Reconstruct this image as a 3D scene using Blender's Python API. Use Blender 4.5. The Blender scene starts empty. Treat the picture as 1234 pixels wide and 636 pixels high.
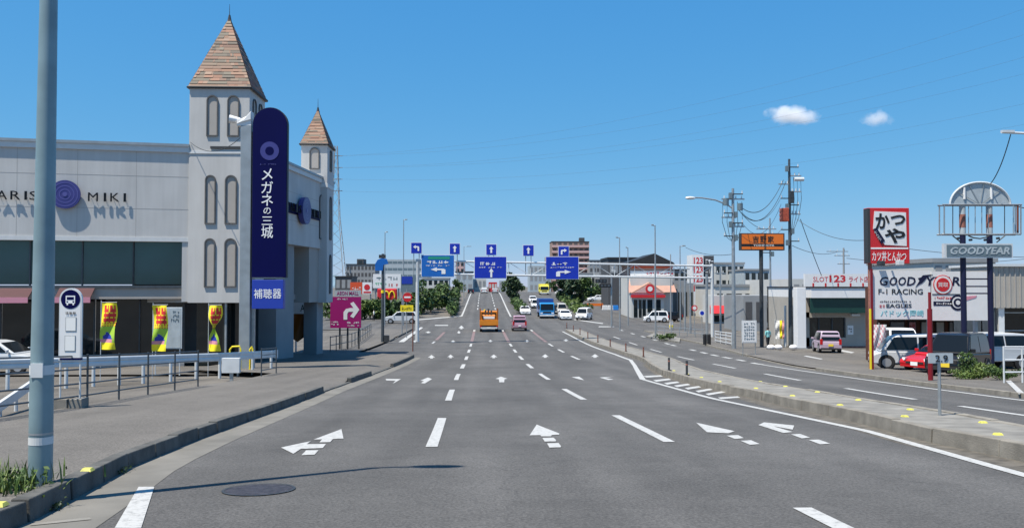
import bpy, bmesh, math, random
import numpy as np
from mathutils import Vector, Matrix
random.seed(7)
R = math.radians
S = bpy.context.scene
COL = S.collection

# ------------------------------------------------------------------ camera, world, sun, exposure
CAM = Vector((0.0, 0.0, 5.4)); FPX = 1000.0
YAW = math.atan(.035); PITCH = math.atan(.027)
cd = bpy.data.cameras.new('camera'); cam = bpy.data.objects.new('camera', cd); COL.objects.link(cam)
cam.location = CAM; cam.rotation_euler = (math.pi/2 + PITCH, 0, -YAW)
cd.sensor_width = 36; cd.lens = 36*FPX/1234; cd.clip_start = .1; cd.clip_end = 20000
S.camera = cam
SUN = Vector((.34, .25, -1)).normalized()            # the way the light travels
w = bpy.data.worlds.new('World'); S.world = w; w.use_nodes = True
nt = w.node_tree; nt.nodes.clear()
sky = nt.nodes.new('ShaderNodeTexSky'); sky.sky_type = 'NISHITA'; sky.sun_disc = False
sky.sun_elevation = math.asin(-SUN.z); sky.sun_rotation = math.atan2(-SUN.x, -SUN.y)
sky.air_density = 1.0; sky.dust_density = 0; sky.ozone_density = 10; sky.altitude = 0
# one transfer curve for the whole sky (the phone camera's rendering of blue), same in every direction
sep = nt.nodes.new('ShaderNodeSeparateColor'); com = nt.nodes.new('ShaderNodeCombineColor'); nt.links.new(sky.outputs[0], sep.inputs[0])
for i, (g_, a_) in enumerate(((1.0, .53), (.50, .595), (.22, .79))):
    p_ = nt.nodes.new('ShaderNodeMath'); p_.operation = 'POWER'; q_ = nt.nodes.new('ShaderNodeMath'); q_.operation = 'MULTIPLY'
    p_.inputs[1].default_value = g_; q_.inputs[1].default_value = a_*.15**(g_-1)
    nt.links.new(sep.outputs[i], p_.inputs[0]); nt.links.new(p_.outputs[0], q_.inputs[0]); nt.links.new(q_.outputs[0], com.inputs[i])
bg = nt.nodes.new('ShaderNodeBackground'); bg.inputs[1].default_value = .099
wo = nt.nodes.new('ShaderNodeOutputWorld')
nt.links.new(com.outputs[0], bg.inputs[0]); nt.links.new(bg.outputs[0], wo.inputs[0])
sl = bpy.data.lights.new('sun', 'SUN'); so = bpy.data.objects.new('sun', sl); COL.objects.link(so)
sl.energy = 5.0; sl.angle = R(.53); sl.color = (1, .925, .80)
so.rotation_euler = SUN.to_track_quat('-Z', 'Y').to_euler(); so.location = (-30, -20, 80)
S.view_settings.view_transform = 'Standard'; S.view_settings.look = 'None'
S.view_settings.exposure = 0.6; S.view_settings.gamma = 1; S.view_settings.use_curve_mapping = False
S.cycles.volume_bounces = 4; S.cycles.use_denoising = True

# ------------------------------------------------------------------ the lie of the land and pixel rays
CP = [(-200, 9.0), (-60, 7.2), (-20, 5.25), (0, 3.95), (13.9, 2.98), (24.5, 2.27), (34, 1.73), (43.6, 1.22), (53, .82), (63, .5), (74, .24),
      (90, .06), (105, .03), (130, .28), (160, .93), (206, 2.25), (239, 3.15), (262, 3.5), (285, 3.5), (320, 3.2), (400, 2.6), (700, 2.2), (6000, 2.0)]
_y = np.array([c[0] for c in CP], float); _z = np.array([c[1] for c in CP], float)
_m = np.gradient(_z, _y)
_ty = np.concatenate([np.arange(-200, 420, .5), np.arange(420, 6001, 20.)])
_k = np.clip(np.searchsorted(_y, _ty, 'right')-1, 0, len(_y)-2)
_h = _y[_k+1]-_y[_k]; _t = (_ty-_y[_k])/_h
_tz = (2*_t**3-3*_t**2+1)*_z[_k]+(_t**3-2*_t**2+_t)*_h*_m[_k]+(-2*_t**3+3*_t**2)*_z[_k+1]+(_t**3-_t**2)*_h*_m[_k+1]
def prof(y): return float(np.interp(y, _ty, _tz))
def ray(x, y):
    r, u = (x-617)/FPX, (318-y)/FPX
    cp, sp = math.cos(PITCH), math.sin(PITCH)
    fy, fz = cp-u*sp, sp+u*cp
    c, s = math.cos(YAW), math.sin(YAW)
    return Vector((r*c+fy*s, -r*s+fy*c, fz))
def at(x, y, Y):
    d = ray(x, y); return CAM + d*(Y/d.y)
def gnd(x, y, off=0.0):
    d = ray(x, y); t0 = 3.0; t = t0
    f = lambda t: CAM.z+t*d.z-prof(t*d.y)-off
    while f(t) > 0 and t < 420: t0 = t; t *= 1.02
    for _ in range(30):
        m = (t0+t)/2
        if f(m) > 0: t0 = m
        else: t = m
    return CAM+d*t
def px(x0, x1, yt, yb, Y):                                   # pixel box on the plane Y -> X0, X1, Z0, Z1
    a = at(x0, (yt+yb)/2, Y); b = at(x1, (yt+yb)/2, Y); m = (x0+x1)/2
    return a.x, b.x, at(m, yb, Y).z, at(m, yt, Y).z
def curve_x(pts, off=0.0):                                   # ground polyline in pixels -> X as a function of Y
    g = sorted([tuple(gnd(x, y, off)) for x, y in pts], key=lambda p: p[1])
    ys = [p[1] for p in g]; xs = [p[0] for p in g]
    return lambda y: float(np.interp(y, ys, xs))

# ------------------------------------------------------------------ materials
MATS = {}
def mat(key, col, rough=.6, metal=0, var=0, scale=3.0, bump=0, bscale=40, spec=.5, alpha=1, detail=4, emit=None, tint=None):
    if key in MATS: return MATS[key]
    m = bpy.data.materials.new(key); m.use_nodes = True; n = m.node_tree; b = n.nodes['Principled BSDF']
    b.inputs['Base Color'].default_value = (*col, 1); b.inputs['Roughness'].default_value = rough
    b.inputs['Metallic'].default_value = metal; b.inputs['Specular IOR Level'].default_value = spec
    b.inputs['Alpha'].default_value = alpha
    if emit: b.inputs['Emission Color'].default_value = (*emit, 1); b.inputs['Emission Strength'].default_value = 1
    if var or bump:
        tc = n.nodes.new('ShaderNodeTexCoord')
    if var:
        no = n.nodes.new('ShaderNodeTexNoise'); no.inputs['Scale'].default_value = scale; no.inputs['Detail'].default_value = detail
        n.links.new(tc.outputs['Object'], no.inputs['Vector'])
        rp = n.nodes.new('ShaderNodeValToRGB')
        t = tint or col
        rp.color_ramp.elements[0].position = .3; rp.color_ramp.elements[1].position = .72
        rp.color_ramp.elements[0].color = (*[c*(1-var) for c in col], 1)
        rp.color_ramp.elements[1].color = (*[min(1, c*(1+var)) for c in t], 1)
        n.links.new(no.outputs['Fac'], rp.inputs['Fac']); n.links.new(rp.outputs['Color'], b.inputs['Base Color'])
    if bump:
        nb = n.nodes.new('ShaderNodeTexNoise'); nb.inputs['Scale'].default_value = bscale; nb.inputs['Detail'].default_value = 3
        n.links.new(tc.outputs['Object'], nb.inputs['Vector'])
        bp = n.nodes.new('ShaderNodeBump'); bp.inputs['Strength'].default_value = bump; bp.inputs['Distance'].default_value = .02
        n.links.new(nb.outputs['Fac'], bp.inputs['Height']); n.links.new(bp.outputs['Normal'], b.inputs['Normal'])
    MATS[key] = m; return m

def asphalt(key, base, patch=.18):
    m = bpy.data.materials.new(key); m.use_nodes = True; n = m.node_tree; b = n.nodes['Principled BSDF']; L = n.links
    tc = n.nodes.new('ShaderNodeTexCoord')
    def noise(sc, det, stretch=None):
        no = n.nodes.new('ShaderNodeTexNoise'); no.inputs['Scale'].default_value = sc; no.inputs['Detail'].default_value = det
        if stretch:
            mp = n.nodes.new('ShaderNodeMapping'); mp.inputs['Scale'].default_value = stretch
            L.new(tc.outputs['Object'], mp.inputs['Vector']); L.new(mp.outputs[0], no.inputs['Vector'])
        else: L.new(tc.outputs['Object'], no.inputs['Vector'])
        return no.outputs['Fac']
    def ramp(f, a, bb, p0=.3, p1=.7):
        r = n.nodes.new('ShaderNodeMapRange'); r.inputs[1].default_value = p0; r.inputs[2].default_value = p1
        r.inputs[3].default_value = a; r.inputs[4].default_value = bb; L.new(f, r.inputs[0]); return r.outputs[0]
    def mul(a, c):
        q = n.nodes.new('ShaderNodeMath'); q.operation = 'MULTIPLY'; L.new(a, q.inputs[0]); L.new(c, q.inputs[1]); return q.outputs[0]
    v = mul(ramp(noise(.35, 5), 1-patch, 1+patch*.6), ramp(noise(.9, 4, (1, .035, 1)), .82, 1.12)); v = mul(v, ramp(noise(2.3, 6), 1.06, .93, .45, .75))
    if key == 'asphalt':
        sx = n.nodes.new('ShaderNodeSeparateXYZ'); L.new(tc.outputs['Object'], sx.inputs[0])
        ad = n.nodes.new('ShaderNodeMath'); ad.operation = 'MULTIPLY_ADD'; ad.inputs[1].default_value = 4*math.pi/3.5; ad.inputs[2].default_value = 1.05*4*math.pi/3.5; L.new(sx.outputs[0], ad.inputs[0])
        co = n.nodes.new('ShaderNodeMath'); co.operation = 'COSINE'; L.new(ad.outputs[0], co.inputs[0])
        v = mul(v, ramp(co.outputs[0], 1.06, .95, -1, 1))
        vo = n.nodes.new('ShaderNodeTexVoronoi'); vo.feature = 'DISTANCE_TO_EDGE'; vo.inputs['Scale'].default_value = .33
        wv = n.nodes.new('ShaderNodeTexNoise'); wv.inputs['Scale'].default_value = 1.6; wv.inputs['Detail'].default_value = 5; L.new(tc.outputs['Object'], wv.inputs['Vector'])
        mxv = n.nodes.new('ShaderNodeMix'); mxv.data_type = 'VECTOR'; mxv.inputs[0].default_value = .45; L.new(tc.outputs['Object'], mxv.inputs[4]); L.new(wv.outputs['Color'], mxv.inputs[5]); L.new(mxv.outputs[1], vo.inputs['Vector'])
        crack = ramp(vo.outputs['Distance'], .82, 1.0, .0005, .003); msk = ramp(noise(.11, 3), 0, 1, .53, .58)
        one = n.nodes.new('ShaderNodeMix'); one.data_type = 'FLOAT'; L.new(msk, one.inputs[0]); one.inputs[2].default_value = 1; L.new(crack, one.inputs[3]); v = mul(v, one.outputs[0])
    v = mul(v, ramp(noise(38, 3), .66, 1.32)); v = mul(v, ramp(noise(160, 2), .72, 1.25))
    q = n.nodes.new('ShaderNodeMix'); q.data_type = 'RGBA'; q.blend_type = 'MULTIPLY'; q.inputs[0].default_value = 1
    q.inputs[6].default_value = (*base, 1)
    cc = n.nodes.new('ShaderNodeCombineColor')
    for i in range(3): L.new(v, cc.inputs[i])
    L.new(cc.outputs[0], q.inputs[7]); L.new(q.outputs[2], b.inputs['Base Color'])
    b.inputs['Roughness'].default_value = .85; b.inputs['Specular IOR Level'].default_value = .3
    bp = n.nodes.new('ShaderNodeBump'); bp.inputs['Strength'].default_value = .5; bp.inputs['Distance'].default_value = .01
    L.new(noise(120, 3), bp.inputs['Height']); L.new(bp.outputs[0], b.inputs['Normal'])
    MATS[key] = m; return m

def paint_mat(key, col):
    """road paint with worn-off specks"""
    m = bpy.data.materials.new(key); m.use_nodes = True; n = m.node_tree; b = n.nodes['Principled BSDF']
    tc = n.nodes.new('ShaderNodeTexCoord'); no = n.nodes.new('ShaderNodeTexNoise')
    no.inputs['Scale'].default_value = 14; no.inputs['Detail'].default_value = 6; no.inputs['Roughness'].default_value = .75
    n.links.new(tc.outputs['Object'], no.inputs['Vector'])
    rp = n.nodes.new('ShaderNodeValToRGB'); rp.color_ramp.elements[0].position = .36; rp.color_ramp.elements[1].position = .5
    rp.color_ramp.elements[0].color = (*[c*.62 for c in col], 1); rp.color_ramp.elements[1].color = (*col, 1)
    n.links.new(no.outputs['Fac'], rp.inputs['Fac']); n.links.new(rp.outputs['Color'], b.inputs['Base Color'])
    b.inputs['Roughness'].default_value = .7
    MATS[key] = m; return m

def foliage(key, c0, c1):
    m = bpy.data.materials.new(key); m.use_nodes = True; n = m.node_tree; b = n.nodes['Principled BSDF']
    g = n.nodes.new('ShaderNodeNewGeometry'); rp = n.nodes.new('ShaderNodeValToRGB')
    rp.color_ramp.elements[0].color = (*c0, 1); rp.color_ramp.elements[1].color = (*c1, 1)
    n.links.new(g.outputs['Random Per Island'], rp.inputs['Fac']); n.links.new(rp.outputs['Color'], b.inputs['Base Color'])
    b.inputs['Roughness'].default_value = .6
    MATS[key] = m; return m

def tile_mat(key):
    """weathered copper-brown shingle courses"""
    m = bpy.data.materials.new(key); m.use_nodes = True; n = m.node_tree; b = n.nodes['Principled BSDF']; L = n.links
    g = n.nodes.new('ShaderNodeNewGeometry'); rp = n.nodes.new('ShaderNodeValToRGB'); e = rp.color_ramp.elements
    e[0].color = (.05, .035, .028, 1); e[1].color = (.29, .125, .07, 1); e[0].position = .0; e[1].position = 1
    for p, c in ((.2, (.13, .11, .08)), (.42, (.22, .10, .055)), (.6, (.26, .165, .115)), (.8, (.13, .055, .035))):
        q = e.new(p); q.color = (*c, 1)
    L.new(g.outputs['Random Per Island'], rp.inputs['Fac']); L.new(rp.outputs['Color'], b.inputs['Base Color'])
    b.inputs['Roughness'].default_value = .65; MATS[key] = m; return m

def streaked(key, col):
    """painted render with faint rain streaks and blotches"""
    m = bpy.data.materials.new(key); m.use_nodes = True; n = m.node_tree; b = n.nodes['Principled BSDF']; L = n.links
    tc = n.nodes.new('ShaderNodeTexCoord'); outs = []
    for sc, stretch, lo, hi in ((1.4, (1, 1, .10), .93, 1.03), (.5, (1, 1, 1), .94, 1.04), (7, (1, 1, .05), .97, 1.02)):
        mp = n.nodes.new('ShaderNodeMapping'); mp.inputs['Scale'].default_value = stretch; L.new(tc.outputs['Object'], mp.inputs[0])
        no = n.nodes.new('ShaderNodeTexNoise'); no.inputs['Scale'].default_value = sc; no.inputs['Detail'].default_value = 5; L.new(mp.outputs[0], no.inputs['Vector'])
        r = n.nodes.new('ShaderNodeMapRange'); r.inputs[1].default_value = .3; r.inputs[2].default_value = .62; r.inputs[3].default_value = lo; r.inputs[4].default_value = hi; L.new(no.outputs['Fac'], r.inputs[0]); outs.append(r.outputs[0])
    v = outs[0]
    for o in outs[1:]:
        q = n.nodes.new('ShaderNodeMath'); q.operation = 'MULTIPLY'; L.new(v, q.inputs[0]); L.new(o, q.inputs[1]); v = q.outputs[0]
    mx = n.nodes.new('ShaderNodeVectorMath'); mx.operation = 'SCALE'; mx.inputs[0].default_value = col; L.new(v, mx.inputs['Scale']); L.new(mx.outputs[0], b.inputs['Base Color'])
    b.inputs['Roughness'].default_value = .85; MATS[key] = m; return m
asphalt('asphalt', (.094, .091, .088)); asphalt('asphalt_walk', (.128, .119, .108), .12); asphalt('ground', (.130, .119, .105), .25)
paint_mat('paint', (.42, .42, .41)); paint_mat('paint_red', (.20, .135, .128))
foliage('leaf', (.020, .048, .010), (.075, .13, .026)); foliage('leaf_light', (.04, .085, .012), (.14, .19, .04)); foliage('leaf_dark', (.012, .032, .012), (.04, .075, .027))
tile_mat('tile')
mat('concrete', (.20, .19, .17), .85, var=.28, scale=2.2, bump=.3, bscale=60)
mat('kerb_dark', (.085, .084, .078), .9, var=.35, scale=4, bump=.35, bscale=50)
mat('kerb_new', (.205, .188, .160), .9, var=.28, scale=3, bump=.3, bscale=50)
mat('gutter', (.155, .147, .13), .9, var=.2, scale=1.5, bump=.2, bscale=50)
mat('dirt', (.10, .09, .075), .95, var=.4, scale=5, bump=.5, bscale=30)
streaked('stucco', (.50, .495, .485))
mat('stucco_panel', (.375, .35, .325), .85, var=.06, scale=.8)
mat('niche_shadow_joint', (.09, .09, .092), .7, var=.2); mat('stud', (.55, .52, .10), .5, var=.25, scale=30); mat('trim', (.60, .61, .61), .6, var=.04); mat('trim_dark', (.035, .037, .04), .6); mat('joint', (.36, .35, .335), .9)
mat('grey_steel', (.30, .335, .36), .45, .3, var=.12, scale=2.5); mat('pole_paint', (.20, .285, .315), .45, .1, var=.16, scale=3)
mat('galv', (.36, .385, .40), .42, .55, var=.15, scale=4); mat('white_metal', (.62, .64, .65), .4, .1, var=.08, scale=3)
mat('dark_steel', (.05, .055, .06), .5, .3, var=.3, scale=5); mat('rail_dark', (.075, .088, .10), .45, .3, var=.2, scale=4)
mat('navy_sign', (.001, .002, .055), .5, 0, var=.08, scale=.8, spec=.12); mat('blue_sign', (.015, .045, .36), .4); mat('sign_blue', (.006, .03, .42), .4, var=.06, scale=2)
mat('sign_cyan', (.01, .13, .48), .4, var=.06, scale=2); mat('sign_green', (.02, .28, .20), .4)
mat('white', (.74, .74, .74), .5, var=.03); mat('lettering_white', (.84, .84, .84), .5); mat('black', (.012, .012, .014), .5)
mat('disc_blue', (.045, .045, .21), .4, var=.08); mat('disc_mid', (.09, .09, .30), .4)
mat('teal_glass', (.028, .085, .082), .08, 0, var=.22, scale=.35, spec=.6); mat('dark_glass', (.012, .018, .02), .06, 0, spec=.6)
mat('car_glass', (.008, .010, .012), .06, 0, spec=.35); mat('awning', (.05, .006, .014), .6, var=.1); mat('awning_pale', (.62, .26, .33), .6)
mat('rubber', (.018, .018, .02), .85); mat('rim', (.5, .51, .53), .35, .7); mat('lamp_red', (.45, .012, .012), .25); mat('lamp_clear', (.75, .76, .78), .12)
mat('plate_white', (.8, .8, .78), .5); mat('plate_yellow', (.75, .55, .04), .5)
mat('yellow', (.85, .68, .02), .5); mat('flag_yellow', (.88, .75, .02), .6); mat('flag_red', (.65, .03, .03), .6); mat('flag_green', (.35, .55, .05), .6); mat('flag_blue', (.02, .04, .35), .6)
mat('red', (.55, .02, .025), .45, var=.05); mat('red_pole', (.20, .006, .012), .45); mat('magenta', (.30, .006, .13), .45, var=.04); mat('orange', (.75, .17, .015), .5)
mat('orange_truck', (.62, .21, .015), .45, var=.1); mat('orange_dark', (.30, .085, .01), .5); mat('brown_post', (.16, .055, .035), .6)
mat('dark_green', (.008, .045, .035), .4, var=.1); mat('beige', (.38, .355, .315), .8, var=.08, scale=1); mat('greywall', (.26, .27, .28), .8, var=.1, scale=.5)
mat('brownwall', (.27, .19, .155), .8, var=.08, scale=.3); mat('darkwall', (.07, .07, .075), .7, var=.1); mat('whitewall', (.52, .52, .50), .8, var=.06, scale=.5)
mat('salmon', (.44, .25, .19), .7, var=.08, scale=1); mat('roof_black', (.02, .02, .022), .6, var=.2); mat('red_band', (.60, .075, .02), .5); mat('pinkwall', (.55, .36, .34), .7)
mat('wood_brown', (.10, .035, .02), .7, var=.2); mat('cover', (.045, .042, .05), .6, .3, var=.4, scale=14, bump=.6, bscale=30)
mat('lilac', (.52, .40, .49), .3, .2); mat('car_silver', (.55, .57, .59), .3, .15); mat('car_white', (.78, .79, .80), .25); mat('car_red', (.45, .012, .015), .25)
mat('car_navy', (.012, .02, .045), .2, .2); mat('car_black', (.012, .012, .014), .2); mat('car_pink', (.50, .30, .37), .3, .2); mat('car_beige', (.55, .52, .46), .3, .2)
mat('truck_blue', (.012, .22, .52), .35); mat('truck_deep', (.02, .06, .22), .35); mat('truck_yellow', (.80, .70, .10), .4)
mat('skin', (.45, .27, .19), .6); mat('hair', (.015, .012, .012), .6); mat('teal_cloth', (.20, .50, .50), .8); mat('black_cloth', (.015, .016, .02), .85); mat('white_cloth', (.75, .75, .74), .8)
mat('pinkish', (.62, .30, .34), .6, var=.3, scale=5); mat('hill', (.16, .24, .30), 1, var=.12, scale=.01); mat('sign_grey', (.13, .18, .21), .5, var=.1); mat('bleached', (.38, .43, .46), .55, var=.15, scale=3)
mat('rust', (.30, .12, .09), .8, var=.4, scale=6); mat('letter_navy', (.003, .004, .035), .5); mat('letter_cyan', (.22, .55, .62), .6); mat('stain', (.33, .36, .38), .8, var=.25, scale=2)
mat('ad_green', (.02, .38, .14), .5); mat('ad_blue', (.02, .22, .65), .5); mat('purple', (.12, .02, .25), .5); mat('transformer', (.40, .075, .035), .5, var=.3, scale=6)
MT = lambda k: MATS[k]

# ------------------------------------------------------------------ mesh builder
class MB:
    def __init__(s): s.v = []; s.f = []; s.m = []
    def add(s, vs, fs, mi=0):
        n = len(s.v); s.v += [tuple(v) for v in vs]; s.f += [tuple(i+n for i in f) for f in fs]; s.m += [mi]*len(fs); return s
    def box(s, x0, x1, y0, y1, z0, z1, mi=0):
        x0, x1 = sorted((x0, x1)); y0, y1 = sorted((y0, y1)); z0, z1 = sorted((z0, z1))
        return s.add([(x0,y0,z0),(x1,y0,z0),(x1,y1,z0),(x0,y1,z0),(x0,y0,z1),(x1,y0,z1),(x1,y1,z1),(x0,y1,z1)],
                     [(0,3,2,1),(4,5,6,7),(0,1,5,4),(1,2,6,5),(2,3,7,6),(3,0,4,7)], mi)
    def hexa(s, lo, hi, mi=0):                                # two 4-point rings
        return s.add(list(lo)+list(hi), [(0,3,2,1),(4,5,6,7),(0,1,5,4),(1,2,6,5),(2,3,7,6),(3,0,4,7)], mi)
    def wall(s, a, b, z0, z1, th=.3, mi=0):                   # upright slab from a to b (xy), thickness to the left of a->b
        a = Vector(a[:2]); b = Vector(b[:2]); d = (b-a).normalized(); nrm = Vector((-d.y, d.x))*th
        q = [a, b, b+nrm, a+nrm]
        return s.hexa([(p.x, p.y, z0) for p in q], [(p.x, p.y, z1) for p in q], mi)
    def cyl(s, p0, p1, r0, r1=None, n=10, mi=0, cap=True):
        r1 = r0 if r1 is None else r1
        p0 = Vector(p0); p1 = Vector(p1); d = (p1-p0).normalized()
        u = d.orthogonal().normalized(); v = d.cross(u); o = len(s.v)
        for p, r in ((p0, r0), (p1, r1)):
            for k in range(n):
                a = 2*math.pi*k/n; s.v.append(tuple(p+(u*math.cos(a)+v*math.sin(a))*r))
        for k in range(n): s.f.append((o+k, o+(k+1)%n, o+n+(k+1)%n, o+n+k)); s.m.append(mi)
        if cap: s.f.append(tuple(o+n-1-k for k in range(n))); s.f.append(tuple(o+n+k for k in range(n))); s.m += [mi, mi]
        return s
    def tube(s, pts, r, n=5, mi=0):
        pts = [Vector(p) for p in pts]; o = len(s.v); N = len(pts)
        rr = r if isinstance(r, (list, tuple)) else [r]*N
        for i, p in enumerate(pts):
            d = (pts[min(i+1, N-1)]-pts[max(i-1, 0)]).normalized()
            u = Vector((0, 0, 1)).cross(d)
            u = u.normalized() if u.length > 1e-3 else Vector((1, 0, 0)); v = d.cross(u)
            for k in range(n):
                a = 2*math.pi*k/n; s.v.append(tuple(p+(u*math.cos(a)+v*math.sin(a))*rr[i]))
        for i in range(N-1):
            for k in range(n):
                s.f.append((o+i*n+k, o+i*n+(k+1)%n, o+(i+1)*n+(k+1)%n, o+(i+1)*n+k)); s.m.append(mi)
        s.f.append(tuple(o+n-1-k for k in range(n))); s.f.append(tuple(o+(N-1)*n+k for k in range(n))); s.m += [mi, mi]
        return s
    def prism(s, pts, ext, mi=0):                             # planar polygon pushed along ext
        n = len(pts); ext = Vector(ext); a = [Vector(p) for p in pts]
        nr = Vector((0, 0, 0))
        for i in range(n): nr += a[i].cross(a[(i+1) % n])
        if nr.dot(ext) > 0: a = a[::-1]
        return s.add(a+[p+ext for p in a], [tuple(range(n)), tuple(range(2*n-1, n-1, -1))]+[((i+1)%n, i, n+i, n+(i+1)%n) for i in range(n)], mi)
    def sphere(s, c, r, n=10, m=6, mi=0, sc=(1, 1, 1)):
        o = len(s.v); c = Vector(c)
        for i in range(m+1):
            t = math.pi*i/m
            for k in range(n):
                a = 2*math.pi*k/n
                s.v.append((c.x+r*sc[0]*math.sin(t)*math.cos(a), c.y+r*sc[1]*math.sin(t)*math.sin(a), c.z+r*sc[2]*math.cos(t)))
        for i in range(m):
            for k in range(n): s.f.append((o+i*n+k, o+(i+1)*n+k, o+(i+1)*n+(k+1)%n, o+i*n+(k+1)%n)); s.m.append(mi)
        return s
    def leaves(s, n, fn, size, mi=0):                         # fn() -> point
        for _ in range(n):
            p = Vector(fn()); q = size*random.uniform(.6, 1.35)
            d = Vector((random.gauss(0, 1), random.gauss(0, 1), random.gauss(0, .8))).normalized()
            u = d.orthogonal().normalized(); v = d.cross(u)
            a = random.random()*6.28; u, v = u*math.cos(a)+v*math.sin(a), v*math.cos(a)-u*math.sin(a)
            s.add([p-u*q, p+v*q*.5, p+u*q, p-v*q*.5], [(0, 1, 2, 3)], mi)
        return s
    def build(s, name, m, parent=None, smooth=False, bevel=0):
        me = bpy.data.meshes.new(name); off = Vector((0, 0, 0))
        p = parent
        while p is not None and p.parent is not None: p = p.parent
        if p is not None: off = p.location
        if off.length: vs = [(v[0]-off.x, v[1]-off.y, v[2]-off.z) for v in s.v]
        else: vs = s.v
        me.from_pydata(vs, [], s.f)
        ms = m if isinstance(m, (list, tuple)) else [m]
        for k in ms: me.materials.append(MATS[k])
        if len(ms) > 1: me.polygons.foreach_set('material_index', s.m)
        if bevel:
            bm = bmesh.new(); bm.from_mesh(me); bmesh.ops.remove_doubles(bm, verts=bm.verts, dist=1e-5)
            es = [e for e in bm.edges if len(e.link_faces) == 2 and e.calc_face_angle(0) > .3]
            bmesh.ops.bevel(bm, geom=es, offset=bevel, segments=2, profile=.5, affect='EDGES', clamp_overlap=True)
            bm.to_mesh(me); bm.free()
        if smooth: me.polygons.foreach_set('use_smooth', [True]*len(me.polygons))
        me.update()
        o = bpy.data.objects.new(name, me); COL.objects.link(o)
        if parent is not None: o.parent = parent
        return o
def tag(o, label=None, cat=None, group=None, kind=None):
    if label: o['label'] = label
    if cat: o['category'] = cat
    if group: o['group'] = group
    if kind: o['kind'] = kind
    return o
def thing(name, label, cat, loc=(0, 0, 0), group=None):
    o = bpy.data.objects.new(name, None); COL.objects.link(o); o.location = loc; o.empty_display_size = .3
    return tag(o, label, cat, group)
def copy_tree(o, parent=None):
    c = o.copy(); COL.objects.link(c); c.parent = parent
    for ch in list(o.children): copy_tree(ch, c)
    return c
_TXT = {}
def text_geo(txt, bold=0.0, spacing=1.0):
    k = (txt, bold, spacing)
    if k in _TXT: return _TXT[k]
    c = bpy.data.curves.new('t', 'FONT'); c.body = txt; c.resolution_u = 2; c.offset = bold; c.space_character = spacing; c.align_x = 'LEFT'
    o = bpy.data.objects.new('t', c); COL.objects.link(o)
    dg = bpy.context.evaluated_depsgraph_get(); dg.update()
    me = bpy.data.meshes.new_from_object(o.evaluated_get(dg))
    vs = np.array([v.co[:2] for v in me.vertices]); fs = [tuple(p.vertices) for p in me.polygons]
    bpy.data.objects.remove(o); bpy.data.curves.remove(c); bpy.data.meshes.remove(me)
    lo, hi = vs.min(0), vs.max(0)
    _TXT[k] = ((vs-lo)/(hi-lo), fs); return _TXT[k]
def put_text(mb, txt, o, u, v, bold=0.0, spacing=1.0, shear=0.0, mi=0, thick=0.0):
    """glyphs filling the parallelogram o, o+u, o+v; thick lifts a second skin and side walls"""
    vs, fs = text_geo(txt, bold, spacing); o = Vector(o); u = Vector(u); v = Vector(v)
    P = [o+u*(a+shear*b)+v*b for a, b in vs]
    mb.add(P, fs, mi)
    if thick:
        nrm = u.cross(v).normalized()*-thick
        n = len(P); cnt = {}
        for f in fs:
            for i in range(len(f)):
                e = (f[i], f[(i+1) % len(f)]); cnt[e] = cnt.get(e, 0)+1
        side = [e for e in cnt if (e[1], e[0]) not in cnt]
        mb.add(P+[p+nrm for p in P], [(b, a, a+n, b+n) for a, b in side], mi)
    return mb
def sign_text(parent, txt, rect, Y, m, name='lettering', proud=.012, **kw):
    """lettering on a board that faces the camera side; rect in pixels x0,x1,ytop,ybottom at depth Y"""
    X0, X1, Z0, Z1 = px(*rect, Y); b = MB()
    put_text(b, txt, (X0, Y-proud, Z0), (X1-X0, 0, 0), (0, 0, Z1-Z0), thick=.008, **kw)
    return b.build(name, m, parent)
def bars(parent, rect, Y, m, rows, cols, seed=0, name='small_print', proud=.01, fill=.62):
    """print too small to read: rows of uneven strokes"""
    rnd = random.Random(seed); X0, X1, Z0, Z1 = px(*rect, Y); b = MB()
    rh = (Z1-Z0)/rows; cw = (X1-X0)/cols
    for r in range(rows):
        for c in range(cols):
            if rnd.random() < .08: continue
            x = X0+cw*c; z = Z0+rh*r
            for _ in range(3):
                if rnd.random() < .5:
                    zz = z+rh*rnd.uniform(.12, .72); b.box(x+cw*.1, x+cw*.88, Y-proud, Y-proud+.004, zz, zz+rh*.13)
                else:
                    xx = x+cw*rnd.uniform(.12, .72); b.box(xx, xx+cw*.15, Y-proud-.001, Y-proud+.003, z+rh*.1, z+rh*(.1+fill))
    o = b.build(name, m, parent); o['kind'] = 'stuff'; return o
def board(parent, rect, Y, th, m, name='panel', bevel=0):
    X0, X1, Z0, Z1 = px(*rect, Y)
    return MB().box(X0, X1, Y, Y+th, Z0, Z1).build(name, m, parent, bevel=bevel)

# ------------------------------------------------------------------ ground, road, walks
def yr(a, b, st=1.0):
    n = max(1, int(math.ceil((b-a)/st))); return [a+(b-a)*i/n for i in range(n+1)]
def strip(b, xl, xr, ys, off, mi=0, nx=1):
    f = lambda q, y: q(y) if callable(q) else q
    o = len(b.v)
    for y in ys:
        for k in range(nx+1):
            a = f(xl, y); c = f(xr, y); b.v.append((a+(c-a)*k/nx, y, prof(y)+off))
    for i in range(len(ys)-1):
        for k in range(nx):
            q = o+i*(nx+1)+k; b.f.append((q, q+1, q+nx+2, q+nx+1)); b.m.append(mi)
    return b
gb = MB(); strip(gb, -3000, 3000, yr(-150, 420, 2)+yr(440, 5500, 200), -.06, nx=24)
ground = gb.build('ground', 'ground'); tag(ground, kind='structure')
KL = curve_x([(27, 635), (104, 593.5), (158, 563), (240, 530), (393, 472), (418, 463), (441, 455), (470, 444), (497, 432)])
KL2 = curve_x([(470, 412), (486, 403.5), (500, 396)])
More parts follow.
